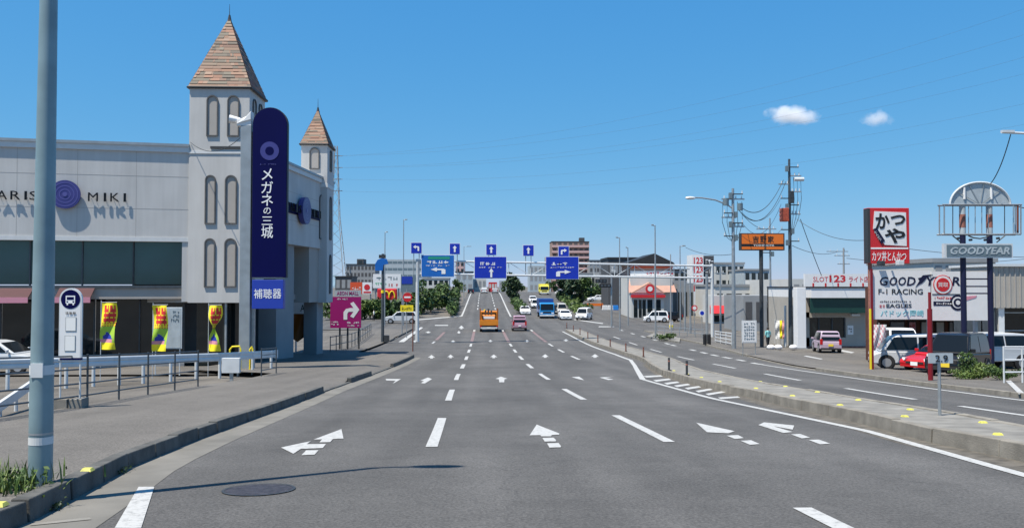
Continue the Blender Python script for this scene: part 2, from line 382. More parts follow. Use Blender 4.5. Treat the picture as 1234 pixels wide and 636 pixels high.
KM = curve_x([(670, 392), (704, 410), (748, 426), (774.5, 435), (783, 443), (796.5, 451.4), (818.5, 458), (858, 469), (900, 478), (950, 490.5), (1032, 509), (1120, 533), (1183, 545.5), (1234, 556.5)])
KR = curve_x([(749, 392), (800, 404.5), (846, 415), (880, 424), (919, 434.5), (960, 443), (1095, 462.5), (1160, 470), (1234, 480)])
def RL(y):
    if y < 55: return KL(y)-.05
    if y < 60: return KL(55)-.05+(KL2(80)-.1-KL(55))*(y-55)/5
    if y < 104: return KL2(y)-.1
    if y < 136: return -70
    return -4.6
def RR(y):
    if y < 100: return KR(y)+.05
    if y < 118: return 60
    return 26
rb = MB()
for a, b_ in ((-60, 55), (55, 60), (60, 103.99), (104, 117.99)): strip(rb, RL, RR, yr(a, b_), 0, nx=6)
strip(rb, -70, 26, yr(118, 135.99), 0, nx=6); strip(rb, -4.6, 26, yr(136, 400), 0, nx=3)
road = rb.build('road', 'asphalt'); tag(road, kind='structure')
b = MB(); strip(b, lambda y: KL(y)-.02, lambda y: KL(y)+np.interp(y, [5, 12, 25, 55], [.62, .55, .5, .45]), yr(-30, 54.5), .004); b.build('gutter', 'gutter', road)
# dirt along the median kerb
b = MB(); strip(b, lambda y: KM(y)-np.interp(y, [5, 20, 40], [.55, .45, .2]), lambda y: KM(y), yr(-30, 45), .003); b.build('gravel_margin', 'dirt', road)
LOT_X = -8.6
RAILX = curve_x([(0, 503), (104, 487.6), (156, 478), (189, 473), (231, 466), (294, 457), (330, 449.5)], .165)
def SW_out(y): return RAILX(y)-.05 if y < 34 else float(np.interp(y, [34, 38, 60, 81, 100], [RAILX(34)-.05, -13.5, -13.5, -14, -14]))
DROP = ((25.5, 29.5), (35.0, 42.5))
b = MB(); strip(b, SW_out, lambda y: KL(y)-1.1, yr(-60, 54.9, .5), .165); strip(b, SW_out, lambda y: RL(y)-.12, yr(55, 103.5), .13)
ysr = yr(-60, 54.9, .25); o_ = len(b.v)
for y in ysr:                                                # footway margin, dipping to the dropped kerbs
    f_ = max(float(np.interp(y, [a-.8, a, c, c+.8], [0, 1, 1, 0])) for a, c in DROP)
    b.v += [(KL(y)-1.1, y, prof(y)+.165), (KL(y)-.14, y, prof(y)+.165-.125*f_)]
for i in range(len(ysr)-1): b.f.append((o_+2*i, o_+2*i+1, o_+2*i+3, o_+2*i+2)); b.m.append(0)
strip(b, lambda y: SW_out(y)-.001, lambda y: SW_out(y), yr(-60, 103.5), .0)
walk = b.build('pavement', 'asphalt_walk'); tag(walk, kind='structure')
b = MB(); strip(b, lambda y: KR(y)+.16, lambda y: KR(y)+float(np.interp(y, [20, 40, 60, 100], [3.2, 3.2, 3.6, 9])), yr(-40, 99), .10)
walk2 = b.build('pavement', 'asphalt_walk'); tag(walk2, kind='structure')
b = MB(); strip(b, lambda y: KR(y)+float(np.interp(y, [20, 40, 60, 100], [3.2, 3.2, 3.6, 9])), lambda y: 90, yr(-40, 99), .03)
lot = b.build('parking_lot', 'ground'); tag(lot, kind='structure')
b = MB(); strip(b, -60, lambda y: SW_out(y)-.02, yr(36.3, 44.5, .5), .02); fore = b.build('forecourt', 'asphalt_walk'); tag(fore, kind='structure')

def kerb(name, fx, y0, y1, side, ln, wd, ht, mk, drop=()):
    """kerb stones one by one; side -1: stone lies to the left of the line"""
    root = bpy.data.objects.new(name, None); COL.objects.link(root); root.location = (fx((y0+y1)/2), (y0+y1)/2, prof((y0+y1)/2)); tag(root, kind='structure')
    y = y0; rnd = random.Random(3)
    while y < y1:
        L = ln if y < 45 else ln*2
        ya, yb = y+.012, min(y+L, y1)-.012
        h = ht+rnd.uniform(-.012, .012); dx = rnd.uniform(-.012, .012)
        if any(a <= (ya+yb)/2 <= c for a, c in drop): h = .045
        lo, hi = [], []
        for (yy, s) in ((ya, 0), (yb, 0), (yb, 1), (ya, 1)):
            x = fx(yy)+dx; ww = wd*side*s
            lo.append((x+ww, yy, prof(yy)-.05)); hi.append((x+ww+(.018*side if s == 0 else 0), yy, prof(yy)+h))
        if side > 0: lo = [lo[i] for i in (0, 3, 2, 1)]; hi = [hi[i] for i in (0, 3, 2, 1)]
        else: lo = [lo[i] for i in (3, 0, 1, 2)]; hi = [hi[i] for i in (3, 0, 1, 2)]
        b = MB(); b.hexa(lo, hi)
        me_o = b.build('kerb_stone', mk, root, bevel=.012 if y < 40 else 0)
        y += L
    return root
kl = kerb('kerb', KL, -6, 54.5, -1, 1.0, .17, .185, 'kerb_dark', drop=DROP)
kl2 = kerb('kerb', KL2, 79, 103, -1, 2.0, .17, .16, 'kerb_dark', drop=((84, 88),))
kr = kerb('kerb', KR, 18, 99, 1, 2.0, .16, .13, 'kerb_new', drop=((38, 52),))
# median: two rows of kerb stones and a fill between
MW = 1.85
km = kerb('median_kerb', KM, -6, 100, 1, 1.5, .18, .215, 'kerb_new')
km2 = kerb('median_kerb', lambda y: KM(y)+MW, -6, 100, -1, 1.5, .18, .19, 'kerb_new')
b = MB(); strip(b, lambda y: KM(y)+.18, lambda y: KM(y)+MW-.18, yr(-6, 100), .175); med = b.build('median_strip', 'concrete'); tag(med, kind='structure')

# ------------------------------------------------------------------ paint on the road
def decal(name, pts, m='paint', off=.009, parent=None):
    b = MB(); b.add([gnd(x, y, 0)+Vector((0, 0, off)) for x, y in pts], [tuple(range(len(pts)))])
    o = b.build(name, m, parent or road)
    if o.data.polygons[0].normal.z < 0: o.data.flip_normals()
    return o
def line(name, fx, y0, y1, wd=.15, m='paint', off=.008, parent=None):
    b = MB(); strip(b, lambda y: fx(y)-wd/2, lambda y: fx(y)+wd/2, yr(y0, y1, 1.0), off); return b.build(name, m, parent or road)
L1 = lambda y: float(np.interp(y, [0, 14, 24.5, 34, 60, 250], [-.55, -.76, -.94, -1.04, -1.06, -1.0]))
L2 = lambda y: float(np.interp(y, [0, 14, 24.5, 34, 60, 250], [2.9, 2.75, 2.58, 2.47, 2.44, 2.4]))
L3 = lambda y: 5.95
for fx, y_list in ((L1, (4.0, 14.2, 23.8, 33.8, 43.7, 53.5, 63.3, 73)), (L2, (5.0, 14.6, 23.9, 33.8, 43.7, 53.5, 63.3, 73)), (L3, (53.5, 63.3, 73))):
    for yc in y_list: line('lane_dash', fx, yc-2.3, yc+2.3, .17 if yc < 40 else .2)
for fx in (L1, L2, L3): line('coloured_lane_line', fx, 78, 99, .3, 'paint_red'); line('lane_dash', fx, 99.5, 103, .25)
LF1 = lambda y: float(np.interp(y, [80, 105], [-4.6, -4.5])); line('coloured_lane_line', LF1, 82, 98, .3, 'paint_red'); line('lane_dash', LF1, 76, 79.5, .2)
for yc in range(160, 250, 12):
    line('lane_dash', L1, yc, yc+6, .22); line('lane_dash', L2, yc, yc+6, .22)
line('edge_line', lambda y: -3.55, 138, 258, .28); line('edge_line', lambda y: float(np.interp(y, [137, 250], [4.6, 5.0])), 137, 258, .28)
ERx = curve_x([(672, 396), (688.6, 404.7), (715, 417.7), (741.5, 427), (760, 433.8)])
line('edge_line', ERx, gnd(760, 433.8).y, 99, .22)
line('edge_line', curve_x([(760, 433.8), (764.6, 440), (774.5, 457)]), gnd(774.5, 457).y, gnd(760, 433.8).y, .22)
ER2 = curve_x([(774.5, 457), (814, 468), (858, 480), (920, 493), (1048, 520), (1189, 560), (1234, 573)])
line('edge_line', ER2, -10, gnd(774.5, 457).y, .17)
# hatching between edge line and median
hp = [((778, 454), (796, 453)), ((790, 459), (806, 457)), ((803, 462.5), (816, 460.5)), ((815, 465.5), (829, 463.2)), ((828, 468.5), (842, 466)), ((841, 472), (856, 469)), ((853, 475.5), (872, 472)), ((868, 480), (889, 478.5))]
for (ax, ay), (bx_, by) in hp:
    decal('hatch_bar', [(ax-3, ay-1.0), (bx_, by-1.0), (bx_+3, by+.6), (ax+1, ay+.9)])
# bottom left: edge line, gutter joints, manhole
decal('edge_line', [(167, 587), (186, 587), (170, 637), (138, 637)])
decal('gutter_joint', [(38, 631.5), (108, 624), (110, 626.5), (36, 634)], 'concrete')
mh = gnd(312, 590)
b = MB(); n_ = 28
b.add([(mh.x+.33*math.cos(2*math.pi*k/n_), mh.y+.33*math.sin(2*math.pi*k/n_), prof(mh.y+.33*math.sin(2*math.pi*k/n_))+.006) for k in range(n_)], [tuple(range(n_))])
mho = b.build('manhole_cover', 'cover', road)
b = MB()
for k in range(n_):
    a0, a1 = 2*math.pi*k/n_, 2*math.pi*(k+1)/n_
    b.add([(mh.x+r_*math.cos(a), mh.y+r_*math.sin(a), prof(mh.y+r_*math.sin(a))+.009) for r_, a in ((.33, a0), (.36, a0), (.36, a1), (.33, a1))], [(0, 1, 2, 3)])
b.build('rim', 'dark_steel', mho)
# arrows traced on the ground
def tr(z, ox, oy, sc): return [(ox+x*sc, oy+y*sc) for x, y in z]
k1 = 100/1234
for z in ([(1005,150),(1035,292),(880,297),(838,344),(678,348),(718,303),(592,306)], [(105,425),(550,330),(488,376),(775,372),(728,432),(400,446),(290,518)], [(480,468),(665,465),(605,532),(410,540)]):
    decal('lane_arrow', tr(z, 330, 505, k1))
for z in ([(330,145),(668,278),(660,296),(555,300),(545,320),(400,320),(385,302),(225,305)], [(415,345),(580,340),(622,380),(612,395),(450,398)], [(485,425),(655,420),(692,468),(685,484),(520,488)]):
    decal('lane_arrow', tr(z, 620, 500, k1))
k3 = 180/1234
for z in ([(60,64),(380,135),(330,152),(215,147),(150,143)], [(312,172),(405,166),(455,192),(382,200)], [(430,215),(515,210),(588,242),(505,248)]):
    decal('lane_arrow', tr(z, 830, 500, k3))
for z in ([(575,84),(622,62),(872,88),(858,122),(700,94),(858,142),(782,150)], [(845,162),(920,158),(1003,188),(935,195)], [(990,208),(1075,205),(1168,238),(1085,244)]):
    decal('lane_arrow', tr(z, 830, 500, k3))
k4 = 300/1234
for z in ([(60,47),(137,48),(95,72),(110,56),(65,55)], [(290,48),(255,70),(235,68),(250,58),(232,56),(270,40)], [(632,36),(665,46),(650,49),(648,64),(624,64),(622,49),(605,47)], [(982,38),(1020,36),(1045,54),(1015,48)], [(1120,40),(1190,36),(1150,42),(1190,50),(1165,53)]):
    decal('lane_arrow', tr(z, 450, 445, k4))
def gen_arrow(x, y, wpx, hpx, lean=0):
    s_ = [(-.5, .35), (0, -.5), (.5, .35), (.17, .25), (.2, .6), (-.2, .6), (-.17, .25)]
    decal('lane_arrow', [(x+a*wpx-lean*b_, y+b_*hpx) for a, b_ in s_])
for x, y, w_, h_, l_ in ((520,429.5,9,4,0),(543,429,8,4,0),(595,429,9,4,0),(657,428.6,9,4,0),(717,428.5,10,4,0),(500,411,6,2.5,0),(546,411,6,2.5,0),(591,410.5,6,2.5,0),(635,410.5,6,2.5,0),(682,409.6,7,2.5,0),
                          (516,400,8,2,0),(556,394,7,4,0),(553,400,5,3,0)):
    gen_arrow(x, y, w_, h_, l_)
# dashes on the far carriageway, bus bay line, edge line
fl = curve_x([(743.6, 407), (763, 414), (790, 422.4), (826, 431.5), (873, 441), (941, 454), (1057, 474), (1230, 500)])
for cx, cy in ((743.6, 407), (763, 414), (790, 422.4), (826, 431.5), (873, 441), (941, 454), (1057, 474), (1231, 500)):
    yc = gnd(cx, cy).y; line('lane_dash', fl, yc-2.4, yc+2.4, .18)
bl = curve_x([(749, 398), (775, 405.5), (789.6, 409.6), (804, 414), (835, 421.7), (861, 428), (893, 434), (911, 438)])
for cx, cy in ((749, 398), (762, 402), (775, 405.5), (789.6, 409.6), (804, 414), (813, 416), (835, 421.7), (848, 425), (861, 428), (875.7, 431), (893, 434), (911, 438)):
    yc = gnd(cx, cy).y; line('lane_dash', bl, yc-1.0, yc+1.0, .3)
line('edge_line', curve_x([(906, 437), (1000, 451.5), (1088.7, 463.8), (1160, 473), (1234, 482.6)]), 10, gnd(906, 437).y, .17)
# stop lines and crossing paint by the far junction
for pts in ([(556, 380.3), (500, 385), (500, 386), (556, 381.2)], [(524, 391.4), (540, 391.4), (540, 392.4), (524, 392.4)], [(692, 384.4), (727, 389.3), (726, 390.2), (692, 385.3)], [(722, 393), (740, 393.2), (740, 394), (721, 394)]):
    decal('stop_line', pts)
for pts in ([(480, 412), (507, 394), (510, 394.6), (487, 412)],): decal('edge_line', pts)
# bay marks in the car park
for pts in ([(965, 430), (985, 434), (992, 433), (972, 429)], [(1010, 423), (1026, 426), (1030, 425), (1015, 422)]): decal('bay_mark', pts, off=.04, parent=lot)
for pts in ([(1212, 463), (1218, 462), (1234, 478), (1228, 480)],): decal('bay_mark', pts, off=.115, parent=walk2)
# reflectors on kerbs and median
def reflector(P, i, lab, grp):
    b = MB(); b.hexa([(P.x-.055, P.y-.05, P.z), (P.x+.055, P.y-.05, P.z), (P.x+.055, P.y+.05, P.z), (P.x-.055, P.y+.05, P.z)], [(P.x-.04, P.y-.03, P.z+.03), (P.x+.04, P.y-.03, P.z+.03), (P.x+.04, P.y+.03, P.z+.03), (P.x-.04, P.y+.03, P.z+.03)])
    tag(b.build('kerb_reflector', 'stud'), lab, 'reflector', grp)
for lab, x, y in (('small yellow reflector on the dark kerb by the tall lamp post', 109, 567), ('small yellow reflector on the dark kerb at the lower left corner', 4, 609)): reflector(gnd(x, y, .187)+Vector((-.03, 0, 0)), 0, lab, 'yellow reflectors on the left kerb')
z3 = 334/1062; ORD = ('first', 'second', 'third', 'fourth', 'fifth', 'sixth', 'seventh', 'eighth', 'ninth')
near_r = [(35, 340), (175, 368), (357, 403), (605, 446), (962, 514)]; far_r = [(52, 315), (148, 333), (270, 354), (427, 384), (626, 420), (905, 469)]
for lab, lst in (('yellow reflector on the near edge of the concrete median', near_r), ('yellow reflector on the far edge of the concrete median', far_r)):
    for i_, (x, y) in enumerate(lst):
        P = gnd(900+x*z3, 360+y*z3, .2); P.z = prof(P.y)+.175; reflector(P, 0, lab+', %s from the right' % ORD[len(lst)-1-i_], lab.replace('reflector', 'reflectors'))
for i_, (x, y) in enumerate(((868, 459), (843, 454), (826, 450), (795, 446))):
    P = gnd(x, y, .2); P.x = KM(P.y)+.5; P.z = prof(P.y)+.175; reflector(P, 0, 'yellow reflector on the near edge of the concrete median, %s from the right' % ORD[5+i_], 'yellow reflectors on the near edge of the concrete median')

# ------------------------------------------------------------------ the store on the left
def on_plane(x, y, P0, n):
    d = ray(x, y); n = Vector(n); t = (Vector(P0)-CAM).dot(n)/d.dot(n); return CAM+d*t
JX, JY = -15.4, 44.0
fd = Vector((-.983, -.182, 0)); fn = Vector((.182, -.983, 0))         # along the front to the left; outward
Jp = Vector((JX, JY, 0)); A = Jp+fd*30; Bp = Vector((-12.3, 44.0, 0)); Cp = Vector((-10.7, 59.6, 0))
sd = (Cp-Bp).normalized(); sn = Vector((sd.y, -sd.x, 0))              # side wall, outward to +X
ZR, ZB, ZG = 12.72, 7.95, .3
def FP(s, z, out=0): p = Jp+fd*s+fn*out; return Vector((p.x, p.y, z))
def SP(s, z, out=0): p = Bp+sd*s+sn*out; return Vector((p.x, p.y, z))
store = thing('eyewear_store', 'large pale stuccoed two storey shop with twin copper roofed towers', 'shop', (JX, JY, prof(JY)))
b = MB()
plan = [A, Jp, Bp, Cp, Vector((-32, 63, 0)), Vector((-46, 56, 0))]
b.prism([(p.x, p.y, ZB) for p in plan], (0, 0, ZR-ZB)); upper = b.build('wall', 'stucco', store)
def slab(b, P, s0, s1, z0, z1, o0, o1, mi=0):
    lo = [P(s0, z0, o0), P(s1, z0, o0), P(s1, z0, o1), P(s0, z0, o1)]; hi = [P(s0, z1, o0), P(s1, z1, o0), P(s1, z1, o1), P(s0, z1, o1)]
    if (lo[1]-lo[0]).cross(lo[2]-lo[1]).z < 0: lo = [lo[i] for i in (0, 3, 2, 1)]; hi = [hi[i] for i in (0, 3, 2, 1)]
    return b.hexa(lo, hi, mi)
b = MB(); slab(b, FP, .02, 30, ZR-.32, ZR-.02, 0, .10); slab(b, SP, 2.8, 15.6, ZR-.32, ZR-.02, 0, .10); b.build('coping', 'trim', store)
b = MB(); slab(b, FP, .02, 30, ZR-.02, ZR+.12, -.3, .16); slab(b, SP, 2.8, 15.6, ZR-.02, ZR+.12, -.3, .16); b.build('coping_cap', 'grey_steel', store)
b = MB()
for z in (ZR-1.6, ZR-3.3): slab(b, FP, .05, 30, z-.012, z+.012, 0, .004)
for s in (2.6, 5.4, 8.2, 11): slab(b, FP, s-.012, s+.012, ZB, ZR-.33, 0, .003)
for z in (ZR-1.6, ZR-3.3): slab(b, SP, 2.6, 15.5, z-.012, z+.012, 0, .004)
b.build('panel_joint', 'joint', store)
b = MB(); slab(b, FP, 0, 30, ZB-.22, ZB, -.55, .03); b.build('lintel', 'trim', store)
# second floor glazing, frames and the wall under it
for i in range(11):
    s0 = .35+i*2.45
    if s0 > 26: break
    bb = MB(); slab(bb, FP, s0+.04, s0+2.41, 5.5, ZB-.22, -.6, -.55); bb.build('window_pane', 'teal_glass', store)
    bb = MB(); slab(bb, FP, s0-.03, s0+.03, 5.45, ZB-.22, -.62, -.47); bb.build('mullion', 'dark_steel' if i in (1, 4) else 'rail_dark', store)
b = MB(); slab(b, FP, 0, .34, 4.6, ZB-.22, -.7, -.02); b.build('pier', 'stucco', store)
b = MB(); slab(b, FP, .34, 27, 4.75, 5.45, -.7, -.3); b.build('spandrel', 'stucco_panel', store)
b = MB(); slab(b, FP, .34, 27, 5.30, 5.45, -.3, -.22); b.build('sill', 'rail_dark', store)
for i in range(12):
    s0 = .35+i*2.2
    bb = MB(); slab(bb, FP, s0+.04, s0+2.14, 1.0, 4.75, -1.0, -.95); bb.build('shop_window', 'dark_glass', store)
    bb = MB(); slab(bb, FP, s0-.03, s0+.03, 1.0, 4.75, -1.02, -.88); bb.build('mullion', 'dark_steel', store)
b = MB(); slab(b, FP, .3, 27, .6, 1.35, -1.02, -.8); b.build('plinth', 'greywall', store)
b = MB(); slab(b, FP, -3.1, 27, .4, .62, -1.2, .6); b.build('plinth', 'concrete', store)
# interior back walls so the panes have something behind
# awnings
for i, (x0, x1) in enumerate(((-40, 35), (67, 110))):
    P0 = on_plane(x0, 350, FP(0, 0, .4), fn); P1 = on_plane(x1, 350, FP(0, 0, .4), fn)
    s0 = (P0-Jp).dot(fd); s1 = (P1-Jp).dot(fd)
    aw = MB(); aw.add([FP(s0, 5.35, -.28), FP(s1, 5.35, -.28), FP(s1, 4.85, .55), FP(s0, 4.85, .55), FP(s0, 5.30, -.28), FP(s1, 5.30, -.28), FP(s1, 4.80, .55), FP(s0, 4.80, .55)], [(0, 1, 2, 3), (7, 6, 5, 4), (0, 3, 7, 4), (1, 5, 6, 2), (2, 6, 7, 3), (0, 4, 5, 1)])
    ao = aw.build('awning', 'awning', store); bb = MB(); slab(bb, FP, s0, s1, 4.58, 4.86, .55, .60); bb.build('valance', 'awning_pale', ao)
# raised letters and disc on the front
def f_s(x): return (on_plane(x, 235, FP(0, 0, .3), fn)-Jp).dot(fd)
def f_z(y): return on_plane(80, y, FP(0, 0, .3), fn).z
def letters_on(P, txt, xs, sf, zt, zb, out, sgn):
    for ch, (x0, x1) in zip(txt, xs):
        b = MB(); s0, s1 = sf(x0), sf(x1)
        put_text(b, ch, P(s0, zb, out), P(s1, zb, out)-P(s0, zb, out), Vector((0, 0, zt-zb)), bold=0, thick=-.04)
        for q in (.3, .7): b.cyl(P(s0+(s1-s0)*q, zb+.12, 0), P(s0+(s1-s0)*q, zb+.12, out-.05), .012, n=4)
        b.build('letter', 'black', store)
letters_on(FP, 'PARIS', [(-22, -10), (-6, 7), (11, 23), (28, 31), (34, 44)], f_s, f_z(231), f_z(241.5), .12, 1)
letters_on(FP, 'MIKI', [(105, 117), (124, 127), (132, 143), (148, 151)], f_s, f_z(231), f_z(241.5), .12, 1)
def disc(P, s, z, r, out, name='round_sign'):
    c0 = P(s, z, .02); c1 = P(s, z, out); n = (c1-c0).normalized()
    o = MB().cyl(c0+n*.1, c1, r, n=40).build(name, 'disc_blue', store)
    for rr in (.86, .62, .38):
        bb = MB()
        for k in range(40):
            a0, a1 = 2*math.pi*k/40, 2*math.pi*(k+1)/40
            u = Vector((-n.y, n.x, 0)); v = Vector((0, 0, 1))
            bb.add([c1+n*.01+(u*math.cos(a)+v*math.sin(a))*r*q for q, a in ((rr, a0), (rr-.06, a0), (rr-.06, a1), (rr, a1))], [(0, 1, 2, 3)])
        bb.build('ring', 'disc_mid', o)
    MB().cyl(c1, c1+n*.02, r*.15, n=20).build('centre_boss', 'disc_mid', o)
disc(FP, f_s(77.5), f_z(234), .72, .22)
def s_s(x): return (on_plane(x, 255, SP(0, 0, .2), sn)-Bp).dot(sd)
disc(SP, s_s(366), on_plane(366, 254, SP(0, 0, .2), sn).z, .85, .42)
zs = on_plane(366, 254, SP(0, 0, .2), sn).z
for txt, s0 in (('PARIS', 5.0), ('MIKI', 9.6)):
    for i, ch in enumerate(txt):
        b = MB(); q = s0+i*.55; put_text(b, ch, SP(q, zs-.25, .3), SP(q+.38, zs-.25, .3)-SP(q, zs-.25, .3), Vector((0, 0, .5)), bold=0, thick=-.04); b.build('letter', 'black', store)
b = MB(); slab(b, SP, 4.4, 12.4, zs-.32, zs+.32, 0, .05); b.build('sign_band', 'navy_sign', store)
# towers
def arch_pts(P, s0, s1, z0, z1, out, n=10):
    r = abs(s1-s0)/2; c = (s0+s1)/2; q = [P(s0, z0, out), P(s1, z0, out)]
    for k in range(n+1):
        a = math.pi*k/n; q.append(P(c+(s1-c)*math.cos(a), z1-r+r*math.sin(a), out))
    return q
def arch(P, s0, s1, z0, z1, parent, nrm):
    """blind arched niche: ring coloured dark for recess shadow and joint, set-back panel"""
    g = .06*(1 if s1 > s0 else -1); n = 12
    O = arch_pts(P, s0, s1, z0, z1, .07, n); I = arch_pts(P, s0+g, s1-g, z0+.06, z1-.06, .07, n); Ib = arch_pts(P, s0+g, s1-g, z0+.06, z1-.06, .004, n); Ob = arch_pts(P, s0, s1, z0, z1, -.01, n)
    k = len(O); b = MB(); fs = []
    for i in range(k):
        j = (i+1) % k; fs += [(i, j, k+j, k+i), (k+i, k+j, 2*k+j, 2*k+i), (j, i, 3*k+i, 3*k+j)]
    b.add(O+I+Ib+Ob, fs); o = b.build('arched_niche', 'niche_shadow_joint', parent)  # dark ring colour stands in for the recess shadow and the joint
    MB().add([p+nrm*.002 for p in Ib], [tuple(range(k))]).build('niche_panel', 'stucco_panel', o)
def spire(name, c, z0, z1, ax, ay, hx, hy, parent):
    """shingled pyramid; c centre, ax, ay axes, hx, hy half sizes"""
    c = Vector((c.x, c.y, 0)); ap = c+Vector((0, 0, z1)); rnd = random.Random(5)
    cs = [c+ax*hx*i+ay*hy*j+Vector((0, 0, z0)) for i, j in ((-1, -1), (1, -1), (1, 1), (-1, 1))]
    core = MB(); core.add(cs+[ap], [(0, 1, 4), (1, 2, 4), (2, 3, 4), (3, 0, 4), (3, 2, 1, 0)]); core.build('roof', 'wood_brown', parent)
    t = MB(); rows = 23
    for k in range(4):
        p, q = cs[k], cs[(k+1) % 4]; nrm = (q-p).cross(ap-p).normalized()
        for r in range(rows):
            a, e = r/rows, min(1, (r+1.15)/rows)
            L0, R0 = p.lerp(ap, a), q.lerp(ap, a); L1_, R1_ = p.lerp(ap, e), q.lerp(ap, e)
            wdt = (R0-L0).length; n = max(1, int(wdt/.26)); u = 0.0
            cuts = [0]+sorted(rnd.random() for _ in range(n-1))+[1] if n > 1 else [0, 1]
            for u0, u1 in zip(cuts, cuts[1:]):
                lift = .022+rnd.uniform(0, .022)
                t.add([L0.lerp(R0, u0)+nrm*lift, L0.lerp(R0, u1)+nrm*lift, L1_.lerp(R1_, u1)+nrm*.012, L1_.lerp(R1_, u0)+nrm*.012], [(0, 1, 2, 3)])
    o = t.build('shingles', 'tile', parent); o['kind'] = 'stuff'
    e = MB(); 
    for k in range(4): e.cyl(cs[k], cs[(k+1) % 4], .07, n=6)
    e.build('eaves', 'trim_dark', parent)
    MB().cyl(ap-Vector((0, 0, .2)), ap+Vector((0, 0, .15)), .12, .05, 8).cyl(ap, ap+Vector((0, 0, .75)), .025, .01, 6).build('finial', 'dark_steel', parent)
TZ = 15.85
tower = thing('tower', None, None, (0, 0, 0)); tower.parent = store; tower.location = -store.location
T0, T1 = Jp.copy(), Bp.copy(); tf = (T1-T0).normalized(); tn = Vector((tf.y, -tf.x, 0)); TW = (T1-T0).length; TD = 3.0
def TP(s, z, out=0): p = T0+tf*s+tn*out; return Vector((p.x, p.y, z))
def TS(s, z, out=0): p = T1-tn*s+tf*out; return Vector((p.x, p.y, z))
b = MB(); slab(b, TP, -.02, TW, 4.55, TZ, -TD, .06); b.build('tower_wall', 'stucco', store)
b = MB(); slab(b, TP, -.06, TW+.05, 12.36, 12.5, -TD-.02, .10); b.build('string_course', 'trim', store)
b = MB(); slab(b, TP, 1.1, 2.75, 12.62, 12.74, .05, .14); b.build('ledge', 'trim_dark', store)
def t_s(x): return (on_plane(x, 200, TP(0, 0, .06), tn)-T0).dot(tf)
def t_z(y): return on_plane(265, y, TP(0, 0, .06), tn).z
TPo = lambda s, z, out=0: TP(s, z, out+.06)
for x0, x1, yt, yb in ((248.5, 262.5, 115, 164.5), (273.5, 288, 115, 164.5), (247.5, 260.5, 211, 270), (271.5, 286, 211, 270), (247.5, 260.5, 287, 346), (271.5, 286, 287, 346)):
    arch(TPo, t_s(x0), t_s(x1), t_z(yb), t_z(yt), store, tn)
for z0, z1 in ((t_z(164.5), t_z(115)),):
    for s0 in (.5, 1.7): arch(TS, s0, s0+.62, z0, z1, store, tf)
spire('roof', TP(TW/2, 0, -TD/2+.03), TZ, 20.05, tf, -tn, TW/2+.10, TD/2+.10, store)
bpy.data.objects.remove(tower)
# the smaller tower at the far corner
q0 = at(363, 190, 56.6); q1 = at(394.5, 190, 56.6)
def UP(s, z, out=0): return Vector((q0.x+s, 56.6-out, z))
UW = q1.x-q0.x; UZ = at(380, 174, 56.6).z
b = MB(); slab(b, UP, 0, UW, 4.3, UZ, -2.3, 0); b.build('tower_wall', 'stucco', store)
b = MB(); slab(b, UP, -.04, UW+.04, ZR-.6, ZR-.35, -2.34, .05); b.build('string_course', 'trim', store)
arch(UP, at(373, 190, 56.6).x-q0.x, at(385, 190, 56.6).x-q0.x, at(380, 204, 56.6).z, at(380, 178, 56.6).z, store, Vector((0, -1, 0)))
US = lambda s, z, out=0: Vector((q0.x+UW+out, 56.6+s, z))
arch(US, .85, 1.45, at(380, 204, 56.6).z, at(380, 178, 56.6).z, store, Vector((1, 0, 0)))
for z0, z1 in ((8.6, 11.6), (4.9, 7.6)): arch(US, .85, 1.45, z0, z1, store, Vector((1, 0, 0)))
spire('roof', UP(UW/2, 0, -1.15), UZ, at(382, 132, 57.7).z, Vector((1, 0, 0)), Vector((0, 1, 0)), UW/2+.08, 1.24, store)
arch(SP, s_s(388), s_s(391.5), 8.6, 11.6, store, sn)
# ground floor along the road side
b = MB(); slab(b, SP, 4.9, 8.0, ZG, ZB, -2.2, -.25); b.build('pier', 'greywall', store)
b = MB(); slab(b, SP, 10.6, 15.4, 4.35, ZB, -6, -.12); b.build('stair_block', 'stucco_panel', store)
b = MB(); slab(b, SP, 12.6, 14.0, ZG, 4.35, -1.1, -.2); b.build('column', 'greywall', store)
b = MB(); slab(b, SP, .1, 5, .6, 4.55, -1.4, -1.3); b.build('shop_window', 'dark_glass', store)
for s0 in (.15, 1.3, 2.5, 3.7): b = MB(); slab(b, SP, s0-.05, s0+.05, .6, 4.55, -1.3, -1.2); b.build('mullion', 'galv', store)
b = MB(); slab(b, SP, 8.0, 10.6, 4.9, ZB, -2.3, -2.2); b.build('window_pane', 'teal_glass', store)
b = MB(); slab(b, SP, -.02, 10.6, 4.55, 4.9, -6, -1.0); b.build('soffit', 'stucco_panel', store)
b = MB(); b.wall((-18.5, 45.2), (-18.5, 60), ZG, ZB, .3); b.build('back_wall', 'darkwall', store)
b = MB(); slab(b, TP, .1, TW-.1, .9, 4.55, -1.05, -1.0); b.build('shop_window', 'dark_glass', store)

